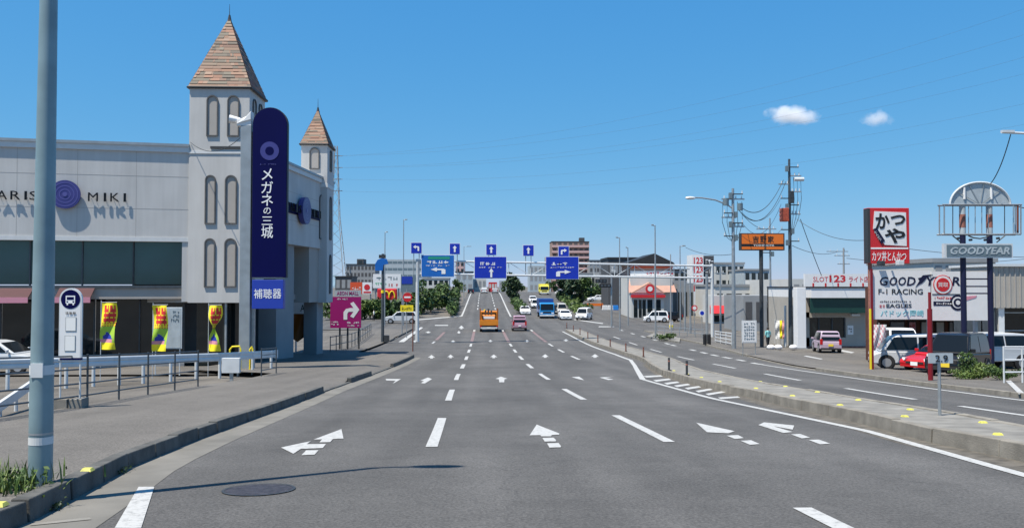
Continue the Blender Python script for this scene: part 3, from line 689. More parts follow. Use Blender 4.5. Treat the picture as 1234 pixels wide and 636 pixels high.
# tall shop sign beside the store
SY = 38.6
P = at(324, 350, SY)
sg = thing('pylon_sign', 'tall navy vertical shop sign with rounded top before the main tower', 'sign', (P.x, SY, prof(SY)))
X0, X1, Z0, Z1 = px(304, 345, 130, 334, SY); r_ = (X1-X0)/2
pts = [(X0, SY, Z0), (X1, SY, Z0)]+[((X0+X1)/2+r_*math.cos(math.pi*k/16), SY, Z1-r_+r_*math.sin(math.pi*k/16)) for k in range(17)]
MB().prism(pts, (0, .42, 0)).build('panel', 'navy_sign', sg)
pts2 = [((X0+X1)/2+(p[0]-(X0+X1)/2)*1.03, SY+.06, p[2]+(.03 if p[2] > Z0 else -.02)) for p in pts]; MB().prism(pts2, (0, .3, 0)).build('panel_edge', 'trim_dark', sg)
cx, cz = (X0+X1)/2, at(324, 182, SY).z
MB().cyl((cx, SY+.05, cz), (cx, SY-.012, cz), .43, n=32).build('emblem', 'disc_blue', sg)
MB().cyl((cx, SY-.01, cz), (cx, SY-.018, cz), .20, n=24).build('emblem_centre', 'navy_sign', sg)
for ch, yt, yb, hw in (('メ', 203, 217, 6.5), ('ガ', 218.5, 233, 7), ('ネ', 234, 248, 7), ('の', 250, 258, 4.5), ('三', 261, 271, 6.5), ('城', 272, 287, 7)):
    sign_text(sg, ch, (322-hw, 322+hw, yt, yb), SY, 'lettering_white', bold=.004)
bars(sg, (313, 333, 197, 199), SY, 'disc_mid', 1, 8, 3)
board(sg, (303.5, 341.5, 337, 372), SY+.02, .4, 'blue_sign', 'lower_panel', bevel=.02)
for i, ch in enumerate('補聴器'): sign_text(sg, ch, (306+i*11.3, 316.4+i*11.3, 348, 359.5), SY+.02, 'lettering_white', bold=.004)
board(sg, (304, 341, 331, 335.5), SY+.05, .3, 'galv', 'bracket')
X0, X1, Z0, Z1 = px(288, 301, 150, 430, SY)
MB().box(X0, X1, SY+.1, SY+.62, prof(SY)-.1, at(295, 150, SY).z).build('post', 'grey_steel', sg, bevel=.02)
X0, X1, Z0, Z1 = px(301.5, 305, 155, 430, SY); MB().box(X0, X1, SY+.3, SY+.5, prof(SY)-.1, at(303, 157, SY).z).build('post', 'galv', sg)
for y in (170, 240, 310, 355): 
    X0, X1, Z0, Z1 = px(300, 306, y, y+3, SY); MB().box(X0, X1, SY+.32, SY+.48, Z0, Z1).build('bracket', 'dark_steel', sg)
# white wrapped floodlight on top of the post
fl_ = thing('floodlight', 'white floodlight on an arm at the top of the square sign post', 'light', at(290, 150, SY))
c = at(291, 144, SY); b = MB()
b.box(c.x-.25, c.x+.42, SY+.1, SY+.5, c.z-.28, c.z+.05); b.prism([(c.x-.28, SY+.05, c.z-.2), (c.x+.1, SY+.05, c.z+.05), (c.x+.42, SY+.05, c.z+.42), (c.x+.42, SY+.05, c.z)], (0, .5, 0)); b.build('bracket', 'white', fl_, bevel=.03)
MB().cyl((c.x-.62, SY+.2, c.z+.06), (c.x-.15, SY+.3, c.z+.0), .19, .13, 14).build('lamp_head', 'white', fl_, smooth=False)
MB().cyl((c.x-.1, SY+.3, c.z), (c.x+.3, SY+.3, c.z+.22), .07, n=8).build('arm', 'white', fl_)

# ------------------------------------------------------------------ kerbside left: lamp post, stop, rails
P = gnd(48.5, 584, .165); lp = thing('lamp_post', 'tall blue grey street lamp post on the left pavement, cut by the picture top', 'lamp post', P)
top = Vector((P.x+.02, P.y, P.z+7.9))
MB().cyl(P-Vector((0, 0, .05)), P+Vector((0, 0, 1.1)), .102, .10, 28, cap=False).cyl(P+Vector((0, 0, 1.1)), top, .0965, .055, 28, cap=False).build('pole', 'pole_paint', lp, smooth=True)
MB().tube([top-Vector((0, 0, .1)), top+Vector((.04, 0, .08)), top+Vector((.16, .01, .17)), top+Vector((.42, .02, .2))], .04, 8).build('arm', 'pole_paint', lp)
MB().sphere(top+Vector((.66, .03, .2)), .34, 12, 6, sc=(1, .38, .22)).build('lamp_head', 'galv', lp)
for z, hh, mk in ((.38, .07, 'trim'), (.47, .02, 'galv'), (1.02, .09, 'trim')):
    MB().cyl(P+Vector((0, 0, z)), P+Vector((0, 0, z+hh)), .1035, n=28, cap=False).build('band', mk, lp)
MB().box(P.x-.05, P.x+.06, P.y-.105, P.y-.09, P.z+1.0, P.z+1.13).build('number_plate', 'white_metal', lp)

P = gnd(84, 491, .165); bs = thing('bus_stop_sign', 'white bus stop sign with round blue bus emblem, beside lamp post', 'bus stop', P)
Yb = P.y
X0, X1, Z0, Z1 = px(71, 98.5, 347, 434, Yb); rr = (X1-X0)/2; cx = (X0+X1)/2
outl = lambda g, y: [(X0+g, y, Z0+g), (X1-g, y, Z0+g)]+[(cx+(rr-g)*math.cos(math.pi*k/14), y, Z1-rr+(rr-g)*math.sin(math.pi*k/14)) for k in range(15)]
MB().prism(outl(0, Yb), (0, .05, 0)).build('frame', 'white_metal', bs)
MB().prism(outl(.025, Yb-.004), (0, .058, 0)).build('panel', 'white', bs)
zc = Z1-rr; yf = Yb-.006
MB().cyl((cx, Yb+.02, zc), (cx, yf-.003, zc), rr-.035, n=28).build('emblem', 'navy_sign', bs)
b = MB(); b.box(cx-.095, cx+.095, yf-.008, yf, zc-.085, zc+.075); b.box(cx-.075, cx-.045, yf-.008, yf, zc-.12, zc-.085); b.box(cx+.045, cx+.075, yf-.008, yf, zc-.12, zc-.085); b.build('bus_pictogram', 'lettering_white', bs)
b = MB(); b.box(cx-.072, cx+.072, yf-.011, yf-.008, zc-.01, zc+.05); b.box(cx-.078, cx-.045, yf-.011, yf-.008, zc-.062, zc-.036); b.box(cx+.045, cx+.078, yf-.011, yf-.008, zc-.062, zc-.036); b.build('pictogram_window', 'navy_sign', bs)
def P2(x0, x1, yt, yb): return px(x0, x1, yt, yb, Yb)
bars(bs, (79, 92, 374, 379), yf, 'black', 1, 3, 5)
for rect in ((79, 92, 382, 399), (78, 91, 404, 423)):
    a, c_, d, e = px(*rect, yf); MB().box(a, c_, yf-.006, yf, d, e).build('timetable_frame', 'galv', bs); MB().box(a+.012, c_-.012, yf-.009, yf-.003, d+.012, e-.012).build('timetable', 'plate_white', bs)
a, c_, d, e = px(72, 98, 431, 433.5, yf); MB().box(a, c_, yf-.004, yf+.06, d, e).build('bottom_trim', 'navy_sign', bs)
MB().cyl((X1-.03, Yb+.03, P.z), (X1-.03, Yb+.03, Z0+.2), .02, n=8).build('post', 'white_metal', bs); MB().cyl((X0+.03, Yb+.03, P.z), (X0+.03, Yb+.03, Z0+.2), .02, n=8).build('post', 'white_metal', bs)
for i, x in enumerate((cx-.24, cx+.06)): MB().box(x, x+.27, Yb-.16, Yb+.16, P.z-.01, P.z+.2).build('weight_block', 'concrete', bs, bevel=.015)

def railing(label, ya, yb, n, hs, fx, offz, mk, rp=.024, rt=.019, name='pedestrian_railing', step=None):
    P = Vector((fx(ya), ya, prof(ya)+offz)); t = thing(name, label, 'railing', P)
    ys = [ya+(yb-ya)*i/n for i in range(n+1)]
    for y in ys: MB().cyl((fx(y), y, prof(y)+offz-.05), (fx(y), y, prof(y)+offz+hs[-1]+.04), rp, n=8).build('post', mk, t)
    for h in hs:
        q = [(fx(y), y, prof(y)+offz+h) for y in yr(ya, yb, 1.0)]; MB().tube(q, rt, 6).build('rail', mk, t)
    return t
RX = lambda y: RAILX(y)+.08
railing('dark grey four bar pedestrian railing along the left pavement edge', 9.0, 25.6, 9, (.22, .48, .78, 1.06), RX, .165, 'rail_dark')
railing('short end piece of dark railing before the tall navy sign', 31.6, 34.0, 1, (.22, .48, .78, 1.02), RX, .165, 'rail_dark')
# white guard rail in front of the forecourt
gp = [gnd(x, y) for x, y in ((-60, 472), (75, 466), (172, 460), (263, 454), (332, 447))]
gr = thing('guard_rail', 'white corrugated steel guard rail in front of the shop forecourt', 'guard rail', gp[2])
def gl(t):
    d = [(gp[i+1]-gp[i]).length for i in range(4)]; t *= sum(d)
    for i in range(4):
        if t <= d[i] or i == 3: return gp[i].lerp(gp[i+1], min(1, t/d[i]))
        t -= d[i]
N = 60
ln_ = [gl(i/N) for i in range(N+1)]
def gtop(p): return prof(p.y)+.98
prof_w = [(-.0, 0), (.05, -.04), (.05, -.13), (0, -.17), (.05, -.21), (.05, -.30), (0, -.34)]
b = MB()
for p in ln_:
    for o, dz in prof_w: b.v.append((p.x, p.y-o, gtop(p)+dz))
k = len(prof_w)
for i in range(N):
    for j in range(k-1): b.f.append((i*k+j, (i+1)*k+j, (i+1)*k+j+1, i*k+j+1)); b.m.append(0)
b.build('beam', 'white_metal', gr)
e = ln_[-1]; MB().cyl((e.x+.02, e.y, gtop(e)-.36), (e.x+.02, e.y, gtop(e)+.02), .09, n=12).build('end_cap', 'white_metal', gr)
for x in (-20, 8, 41, 74.5, 108.5, 142, 172, 205, 234, 263, 285, 304, 326):
    d = ray(x, 455); best = min(ln_, key=lambda p: abs(p.x-d.x/d.y*p.y)); MB().cyl((best.x, best.y+.1, prof(best.y)-.1), (best.x, best.y+.1, gtop(best)-.02), .06, n=10).build('post', 'white_metal', gr)
# sloping white stringer of the steps behind the railing
a = at(41, 455, 21.5); c = at(-12, 490, 17.5)
st = thing('steps_stringer', 'white sloping steel stringer of steps behind the dark railing', 'stair rail', (c.x, c.y, c.z))
MB().hexa([a+Vector((0, 0, -.2)), a+Vector((.06, .06, -.2)), c+Vector((.06, .06, -.2)), c+Vector((0, 0, -.2))][::-1], [a, a+Vector((.06, .06, 0)), c+Vector((.06, .06, 0)), c][::-1]).build('stringer', 'white_metal', st)
for f in (.15, .5, .85):
    p = a.lerp(c, f); MB().cyl((p.x, p.y+.08, prof(p.y)-.1), (p.x, p.y+.08, p.z), .04, n=8).build('post', 'white_metal', st)
# grey cabinet on a leg by the guard rail
Yc = gnd(278, 457).y-.3; X0, X1, Z0, Z1 = px(268, 289.5, 431, 449, Yc); P = Vector(((X0+X1)/2, Yc, prof(Yc)))
ub = thing('utility_cabinet', 'pale grey box on a single leg in front of the guard rail', 'utility box', P)
MB().box(X0, X1, Yc-.1, Yc+.1, Z0, Z1).build('box', 'white_metal', ub, bevel=.01); MB().box(P.x-.05, P.x+.07, Yc-.04, Yc+.04, P.z-.1, Z0).build('leg', 'galv', ub)
# yellow hoops
for x0, x1, lab in ((277, 290, 'yellow steel hoop barrier just left of the square sign post'), (301, 304.5, 'yellow steel hoop barrier just right of the square sign post')):
    X0, X1, Z0, Z1 = px(x0, x1, 417, 432, 37.4); q = [(X0, 37.4, prof(37.4)), (X0, 37.4, Z1-.15), (X0+.1, 37.4, Z1-.02), (X1-.05, 37.4, Z1), (X1, 37.4, Z1-.15), (X1, 37.4, prof(37.4))]
    tag(MB().tube(q, .04, 8).build('hoop_barrier', 'yellow'), lab, 'barrier')
# banners
def banner(x, yt, yb, wpx, Y, lab, twist, seed):
    top = at(x, yt, Y); bot = at(x, yb, Y); W = wpx*Y/1000; H = top.z-bot.z
    t = thing('banner_flag', lab, 'banner', (bot.x, Y, prof(Y)), 'yellow banner flags along the guard rail')
    rnd = random.Random(seed); ph = rnd.random()*6
    nx, nz = 12, 40; b = MB()
    def pt(u, v):                                            # u 0..1 across, v 0..1 down
        wv = 1-twist*(math.exp(-((v-.48)/.16)**2))*.85
        x_ = (u-.5)*W*wv+.05*W*math.sin(v*5+ph)
        return (top.x+x_, Y+.06*math.sin(u*5+v*7+ph)+twist*.2*(u-.5)*math.sin(v*6), top.z-v*H)
    for j in range(nz+1):
        for i in range(nx+1): b.v.append(pt(i/nx, j/nz))
    for j in range(nz):
        for i in range(nx):
            u, v = (i+.5)/nx, (j+.5)/nz; m = 0
            if v < .2: m = 1 if (i in (2, 3, 5, 7, 8, 10) and .04 < v) or (i in (4, 9) and v > .13) else 0
            elif v < .42: m = 1 if (1 < i < 11 and (j % 4 != 0 or i % 3 == 0)) else 0
            elif v < .5: m = 1 if (i % 2 and j % 2) else 0
            elif v < .62: m = 2
            elif v < .84: m = 3 if (v-.62)/.22*.9+.05 > abs(u-.45)*1.6 and v < .78 and u > .2 and u < .8 else (4 if v > .78 and u < .8 else 2)
            b.f.append((j*(nx+1)+i, j*(nx+1)+i+1, (j+1)*(nx+1)+i+1, (j+1)*(nx+1)+i)); b.m.append(m)
    b.build('cloth', ['flag_yellow', 'flag_red', 'flag_green', 'flag_blue', 'awning_pale'], t, smooth=True)
    MB().cyl((top.x-W*.52, Y+.05, prof(Y)), (top.x-W*.52, Y+.05, top.z+.1), .014, n=6).build('pole', 'white_metal', t)
    MB().cyl((top.x-W*.52, Y+.05, top.z+.03), (top.x+W*.5, Y+.05, top.z+.03), .008, n=5).build('crossbar', 'white_metal', t)
banner(131, 365, 421, 18, 32.3, 'yellow banner flag nearest the bus stop sign, hanging flat', .15, 1)
banner(193, 368, 423, 17, 33.4, 'yellow banner flag in front of the white framed notice board', .05, 2)
banner(259, 368, 423, 15, 34.4, 'yellow banner flag twisted to a narrow waist in the middle', 1.0, 3)
X0, X1, Z0, Z1 = px(184, 219, 370, 420, 35.6)
nb = thing('notice_board', 'pale framed notice board standing behind the middle yellow banner', 'notice board', ((X0+X1)/2, 35.6, prof(35.6)))
MB().box(X0, X1, 35.6, 35.66, Z0, Z1).build('frame', 'white_metal', nb); MB().box(X0+.04, X1-.04, 35.59, 35.61, Z0+.04, Z1-.04).build('panel', 'bleached', nb)
bars(nb, (206, 216, 373, 388), 35.59, 'sign_grey', 3, 5, 8)
for x in (X0+.1, X1-.1): MB().cyl((x, 35.68, prof(35.6)), (x, 35.68, Z1), .025, n=8).build('leg', 'white_metal', nb)

# ------------------------------------------------------------------ vehicles
# profiles: lower body (y, z) and cabin (y, z) in fractions of length and height; y 0 rear .. 1 front
KINDS = {
 'hatch': dict(low=[(.005, .22), (0, .42), (.012, .60), (.70, .62), (.86, .57), (.97, .49), (1, .38), (.995, .20)], cab=[(.015, .60), (.05, .80), (.10, .965), (.24, 1), (.50, .985), (.60, .93), (.78, .60)], belt=.62),
 'kei': dict(low=[(.005, .18), (0, .38), (.01, .54), (.80, .56), (.93, .50), (.99, .42), (1, .30), (.995, .17)], cab=[(.012, .54), (.03, .80), (.06, .97), (.20, 1), (.60, .985), (.68, .94), (.86, .545)], belt=.56),
 'van': dict(low=[(.005, .18), (0, .36), (.008, .52), (.84, .54), (.95, .46), (.995, .38), (1, .26), (.99, .16)], cab=[(.01, .52), (.022, .80), (.05, .97), (.15, 1), (.66, .985), (.74, .93), (.90, .52)], belt=.54),
 'sedan': dict(low=[(.005, .24), (0, .46), (.02, .66), (.16, .70), (.68, .66), (.88, .60), (.97, .53), (1, .40), (.99, .22)], cab=[(.10, .67), (.22, .92), (.30, .99), (.46, 1), (.56, .95), (.74, .65)], belt=.68),
 'suv': dict(low=[(.005, .24), (0, .42), (.012, .60), (.70, .62), (.90, .58), (.985, .50), (1, .38), (.99, .23)], cab=[(.012, .60), (.04, .82), (.08, .97), (.22, 1), (.56, .985), (.64, .93), (.78, .60)], belt=.62),
 'coupe': dict(low=[(.005, .26), (0, .50), (.03, .68), (.20, .70), (.62, .64), (.86, .52), (.97, .44), (1, .32), (.99, .22)], cab=[(.14, .66), (.28, .95), (.42, 1), (.50, .96), (.70, .62)], belt=.68),
}
def tint_box(b, pts, ext): b.prism(pts, ext)
def wheel(t, x, y, r, wd, side):
    tyre = MB(); tyre.cyl((x, y, r), (x+side*wd, y, r), r, n=18); o = tyre.build('tyre', 'rubber', t)
    MB().cyl((x+side*(wd-.01), y, r), (x+side*(wd+.006), y, r), r*.62, n=14).build('rim', 'rim', o)
    sp = MB(); 
    for k in range(5):
        a = k*1.2566; sp.cyl((x+side*(wd+.009), y, r), (x+side*(wd+.009), y+r*.55*math.cos(a), r+r*.55*math.sin(a)), .02, n=4)
    return o
def car(name, label, cat, P, heading, kind, L, W, H, paint, group=None, plate='plate_white', detail=True):
    K = KINDS[kind]; t = thing(name, label, cat, (0, 0, 0), group)
    Y = lambda f: (f-.5)*L
    hw = W/2; low = [(Y(a), c*H) for a, c in K['low']]; cab = [(Y(a), c*H) for a, c in K['cab']]; zb = K['belt']*H
    b = MB(); n = len(low)
    # lower body: three rings across so that flanks and bonnet are rounded
    def flank(z): return hw*(1-.05*max(0, (z/zb-.55)/.45)**2-.05*max(0, (.45-z/zb)))
    side = [[(s*flank(z), y, z) for y, z in low] for s in (-1, 1)]
    b.add(side[0]+side[1], [tuple(range(n)), tuple(range(2*n-1, n-1, -1))]+[((i+1) % n, i, n+i, n+(i+1) % n) for i in range(n)])
    body = b.build('body', paint, t, bevel=.055 if detail else .03)
    zr = H; wt = lambda z: hw*(.955-.17*max(0, (z-zb*.98)/(zr-zb)))
    c = MB(); n = len(cab)
    side = [[(s*wt(z), y, z) for y, z in cab] for s in (-1, 1)]
    c.add(side[0]+side[1], [tuple(range(n)), tuple(range(2*n-1, n-1, -1))]+[((i+1) % n, i, n+i, n+(i+1) % n) for i in range(n)])
    cabo = c.build('cabin', paint, t, bevel=.05 if detail else .03)
    # glass: side windows, windscreen, rear window
    g = .012
    z0 = zb+.03*H; z1 = H*.93
    def yat(z, front):
        pts = cab if not front else cab[::-1]
        m = max(range(len(cab)), key=lambda i: cab[i][1])
        seg = cab[:m+1] if not front else cab[m:][::-1]
        for (ya, za), (yb, zb_) in zip(seg, seg[1:]):
            if za <= z <= zb_ or zb_ <= z <= za:
                return ya+(yb-ya)*(z-za)/(zb_-za+1e-9)
        return seg[-1][0]
    rb0, rb1 = yat(z0, False), yat(z1, False); f0, f1 = yat(z0, True), yat(z1, True)
    mid0 = (rb0+f0)/2-.02*L
    for s in (-1, 1):
        for (ya0, yb0, ya1, yb1) in ((rb0+.07*L*.6, mid0-.035, rb1+.05*L, mid0-.035), (mid0+.035, f0-.10*L*.6, mid0+.035, f1-.03*L)):
            if yb0-ya0 < .15: continue
            q = [(s*(wt(z0)+g), ya0, z0), (s*(wt(z0)+g), yb0, z0), (s*(wt(z1)+g), yb1, z1), (s*(wt(z1)+g), ya1, z1)]
            MB().add(q, [(0, 1, 2, 3) if s > 0 else (3, 2, 1, 0)]).build('side_window', 'car_glass', t)
    for nm, ya, yb, sg in (('windscreen', f0, f1, 1), ('rear_window', rb0, rb1, -1)):
        w0, w1 = wt(z0)*.93, wt(z1)*.88; e = g*1.6
        q = [(-w0, ya+sg*e, z0), (w0, ya+sg*e, z0), (w1, yb+sg*e, z1+.01), (-w1, yb+sg*e, z1+.01)]
        MB().add(q, [(3, 2, 1, 0) if sg > 0 else (0, 1, 2, 3)]).build(nm, 'car_glass', t)
    # lamps, grille, plates, bumper strips, mirrors, wheels
    zl = low[2][1]
    for s in (-1, 1):
        MB().hexa([(s*hw*.62, Y(.955), H*.40), (s*hw*.93, Y(.935), H*.40), (s*hw*.93, Y(.96), H*.40), (s*hw*.62, Y(1.003), H*.40)][::(1 if s > 0 else -1)], [(s*hw*.58, Y(.94), H*.50), (s*hw*.92, Y(.92), H*.50), (s*hw*.92, Y(.95), H*.50), (s*hw*.58, Y(.998), H*.50)][::(1 if s > 0 else -1)]).build('headlight', 'lamp_clear', t)
        MB().box(s*hw*.74, s*hw*.965, Y(-.004), Y(.03), zl*.72, zl*1.02 if kind in ('sedan', 'coupe') else zl*1.18).build('tail_light', 'lamp_red', t)
        m = MB(); m.box(s*(wt(z0)+.02), s*(wt(z0)+.19), f0-.24, f0-.16, z0, z0+.13); m.build('mirror', paint, t, bevel=.02)
    MB().box(-hw*.55, hw*.55, Y(.985), Y(1.004), H*.30, H*.37).build('grille', 'rubber', t)
    MB().box(-hw*.9, hw*.9, Y(.97), Y(1.006), H*.15, H*.235).build('front_bumper', 'rubber' if kind in ('van', 'suv') else paint, t, bevel=.01)
    MB().box(-hw*.9, hw*.9, Y(-.006), Y(.03), H*.15, H*.235).build('rear_bumper', 'rubber', t, bevel=.01)
    MB().box(-.165, .165, Y(1.004), Y(1.010), H*.22, H*.22+.16).build('number_plate', plate, t); MB().box(-.165, .165, Y(-.011), Y(-.005), H*.31, H*.31+.16).build('number_plate', plate, t)
    r = min(.33, .21*H) if kind not in ('suv',) else .35
    for fy in ((.17, .81) if kind != 'sedan' else (.19, .80)):
        for s in (-1, 1):
            MB().cyl((s*(hw-.12), Y(fy), r), (s*(hw+.004), Y(fy), r), r*1.12, n=18).build('wheel_arch', 'rubber', t)
            wheel(t, s*(hw-.17), Y(fy), r, .185, s)
    t.location = P; t.rotation_euler = (math.atan2(prof(P[1]+1)-prof(P[1]-1), 2)*math.cos(heading), 0, heading)
    return t
def G(x, y, off=0.0): return gnd(x, y, off)
PI = math.pi
# our carriageway
car('parked_car', 'pinkish compact tall wagon seen from behind, beside the orange truck', 'car', G(625.5, 398), 0, 'kei', 3.4, 1.75, 1.85, 'car_pink')
car('car', 'dark car on the crest of the road, left of the white one', 'car', Vector((-4.2+.6, 247, prof(247))), 0, 'hatch', 4.2, 1.75, 1.5, 'car_black', 'cars queuing on the far crest')
car('car', 'white car on the crest of the road, middle lane', 'car', Vector((.4, 250, prof(250))), 0, 'van', 4.5, 1.75, 1.75, 'car_white', 'cars queuing on the far crest')
car('car', 'pale silver car on the crest of the road, right lane', 'car', Vector((3.6, 252, prof(252))), 0, 'hatch', 4.2, 1.75, 1.5, 'car_silver', 'cars queuing on the far crest')
# oncoming
car('car', 'white sedan waiting at the median nose, left of the blue truck', 'car', G(632.5, 378.5), PI, 'sedan', 4.4, 1.75, 1.45, 'car_white')
car('car', 'white van waiting directly behind and left of the blue truck', 'car', G(645, 371), PI, 'van', 4.4, 1.75, 1.8, 'car_white', 'oncoming cars in the queue')
car('car', 'small white hatchback farther back in the queue behind the white van', 'car', G(642, 364.5), PI, 'hatch', 4.0, 1.7, 1.5, 'car_white', 'oncoming cars in the queue')
car('car', 'white sedan in front, right of the blue truck', 'car', G(680.5, 384.5), PI, 'sedan', 4.5, 1.8, 1.45, 'car_white')
car('car', 'beige minivan behind the white sedan, right of the blue truck', 'car', G(676.5, 378), PI, 'van', 4.5, 1.75, 1.85, 'car_beige')
car('car', 'dark hatchback squeezed between the blue truck and the beige minivan', 'car', G(669, 377.5), PI, 'hatch', 4.0, 1.7, 1.5, 'car_black')
car('car', 'white boxy van with dark windows in the outermost oncoming lane', 'car', G(704, 385), PI-.35, 'van', 4.4, 1.75, 1.85, 'car_white')
car('car', 'silver car far up the slope, right of the yellow truck', 'car', Vector((22.2, 236, prof(236))), PI-.6, 'hatch', 4.2, 1.7, 1.5, 'car_silver')
car('parked_car', 'white sedan parked on the side road below the trees, left of two', 'car', G(706, 361.5), PI/2+.2, 'hatch', 4.3, 1.7, 1.55, 'car_white', 'white cars parked on the side road')
car('parked_car', 'white sedan parked on the side road below the trees, right of two', 'car', G(719.5, 363), PI/2+.1, 'sedan', 4.5, 1.75, 1.5, 'car_white', 'white cars parked on the side road')
# right-hand lots
car('parked_car', 'small white wagon parked before the gabled restaurant', 'car', G(790.5, 388), PI/2-.15, 'kei', 3.6, 1.5, 1.65, 'car_white')
car('parked_car', 'dark hatchback half hidden beyond the small white wagon', 'car', G(806, 387), PI/2+.2, 'hatch', 3.8, 1.65, 1.45, 'car_black')
car('parked_car', 'lilac compact car seen from behind at the low shop', 'car', G(996, 424, .03), -.22, 'kei', 3.4, 1.5, 1.56, 'lilac', plate='plate_yellow')
car('parked_car', 'silver compact van parked side-on beneath the white billboard', 'car', G(1090, 445, .03)+Vector((.55, .5, 0)), R(70), 'van', 3.55, 1.5, 1.62, 'car_silver')
car('parked_car', 'low red sports car parked between silver van and black minivan', 'car', G(1127, 448.5, .03)+Vector((.6, .9, 0)), R(118), 'coupe', 3.3, 1.5, 1.12, 'car_red')
car('parked_car', 'black minivan with bright headlights by the roadside bushes', 'car', G(1167, 455, .03)+Vector((.15, .9, 0)), R(134), 'van', 3.4, 1.5, 1.68, 'car_black', plate='plate_yellow')
car('parked_car', 'pale roofed wagon parked behind the black minivan', 'car', at(1183, 447, 38.6)*1, R(100), 'suv', 4.4, 1.75, 1.72, 'car_silver').location.z = prof(38.6)+.03
v_ = car('parked_car', 'white van parked close to the shop front behind the silver van', 'car', at(1083, 430, 45.0), 2.9, 'van', 4.0, 1.6, 1.95, 'car_white'); v_.location.z = prof(45)+.03
# left side
v_ = car('parked_car', 'silver blue car in the forecourt behind the lamp post', 'car', at(-2, 430, 38.6), -PI/2, 'hatch', 4.3, 1.7, 1.48, 'car_silver'); v_.location.z = prof(38.6)+.02
car('suv', 'silver off-road wagon crossing the side street past the no entry sign', 'car', G(483.5, 389.5), PI/2+.03, 'suv', 4.7, 1.8, 1.72, 'car_silver')

def truck_wheels(t, hw, ys, r=.42):
    for y in ys:
        for s in (-1, 1): wheel(t, s*(hw-.32), y, r, .30, s)
# orange works truck, seen from behind
t = thing('works_truck', 'orange road works truck with upright racks, seen from behind', 'truck')
hw = 1.1
MB().box(-hw*.8, hw*.8, -2.9, 2.9, .55, .78).build('chassis', 'dark_steel', t)
MB().box(-hw, hw, 1.5, 2.95, .6, 2.35).build('cab', 'orange_truck', t, bevel=.08)
MB().box(-hw*.8, hw*.8, 1.46, 1.5, 1.55, 2.15).build('rear_window', 'car_glass', t)
MB().add([(-hw*.9, 2.965, 1.45), (hw*.9, 2.965, 1.45), (hw*.86, 2.96, 2.2), (-hw*.86, 2.96, 2.2)], [(0, 1, 2, 3)]).build('windscreen', 'car_glass', t)
MB().box(-hw, hw, -3.0, 1.35, .78, .92).build('bed', 'orange_dark', t)
for s in (-1, 1): MB().box(s*hw, s*(hw-.05), -3.0, 1.35, .92, 1.42).build('side_board', 'orange_truck', t); MB().box(s*hw*.78, s*hw*.98, -3.09, -3.0, .62, .76).build('tail_light', 'lamp_red', t)
MB().box(-hw, hw, -3.06, -3.0, .80, 1.42).build('tailgate', 'orange_truck', t, bevel=.02)
MB().box(-hw*.9, hw*.9, -3.1, -2.95, .42, .60).build('bumper', 'white_metal', t)
MB().box(-.2, .2, -3.12, -3.1, .45, .58).build('number_plate', 'plate_white', t)
MB().box(-hw*.7, hw*.7, -2.6, 1.2, .92, 1.95).build('load_box', 'orange_truck', t, bevel=.05)
MB().box(-hw*.6, hw*.6, -2.62, -2.6, 1.55, 1.85).build('load_panel', 'plate_white', t)
for s in (-1, 1):
    MB().box(s*hw, s*(hw-.14), -2.95, -2.75, 1.42, 2.75).build('rack_post', 'orange_dark', t); MB().box(s*hw, s*(hw-.1), .9, 1.1, 1.42, 2.7).build('rack_post', 'orange_dark', t)
    MB().box(s*(hw-.02), s*(hw-.1), -2.75, .9, 2.5, 2.6).build('rack_rail', 'orange_dark', t)
for i in range(3): MB().box(-.5+i*.35, -.3+i*.35, -1.2, -.9, 1.95, 2.5+.2*(i % 2)).build('load_item', 'dark_steel', t)
MB().cyl((-.5, 1.9, 2.35), (-.5, 1.9, 2.55), .1, n=10).build('beacon', 'yellow', t)
truck_wheels(t, hw, (-1.7, 2.1)); t.location = G(589, 398.5)
# blue truck, front view
def box_truck(label, P, heading, cabm, boxm, L=7.5, W=2.3, H=3.1, group=None):
    t = thing('box_truck', label, 'truck', (0, 0, 0), group); hw = W/2; f = L/2
    MB().box(-hw*.8, hw*.8, -f, f-.3, .5, .8).build('chassis', 'dark_steel', t)
    b = MB(); q = [(f-1.7, .45), (f, .45), (f, 1.25), (f-.22, 2.35), (f-.4, 2.5), (f-1.7, 2.5)]
    b.prism([(-hw, y, z) for y, z in q], (W, 0, 0)); b.build('cab', cabm, t, bevel=.06)
    MB().add([(-hw*.9, f+.012, 1.32), (hw*.9, f+.012, 1.32), (hw*.86, f-.195, 2.3), (-hw*.86, f-.195, 2.3)], [(3, 2, 1, 0)]).build('windscreen', 'car_glass', t)
    for s in (-1, 1):
        MB().box(s*hw, s*(hw+.012), f-1.3, f-.3, 1.4, 2.15).build('side_window', 'car_glass', t); MB().box(s*hw*.6, s*hw*.92, f, f+.02, .75, .95).build('headlight', 'lamp_clear', t)
        MB().box(s*(hw+.05), s*(hw+.25), f-.1, f, 1.5, 2.1).build('mirror', 'rubber', t)
    MB().box(-hw*.55, hw*.55, f, f+.015, .85, 1.1).build('grille', 'rubber', t); MB().box(-hw, hw, f-.1, f+.06, .35, .62).build('bumper', 'white_metal', t); MB().box(-.17, .17, f+.06, f+.07, .42, .56).build('number_plate', 'plate_white', t)
    MB().box(-hw*1.03, hw*1.03, -f, f-1.8, .85, H).build('cargo_box', boxm, t, bevel=.04)
    MB().box(-hw, hw, -f-.08, -f, .5, .66).build('rear_bumper', 'dark_steel', t)
    truck_wheels(t, hw, (-f+1.6, f-1.1)); t.location = P; t.rotation_euler = (0, 0, heading); return t
box_truck('bright blue lorry with dark blue box facing us at the junction', G(659, 383.5)+Vector((0, 3.2, 0)), PI, 'truck_blue', 'truck_deep')
box_truck('yellow lorry far up the slope under the blue right turn sign', Vector((17.3, 236, prof(236))), PI, 'truck_yellow', 'truck_yellow', 6, 2.6, 3.0)

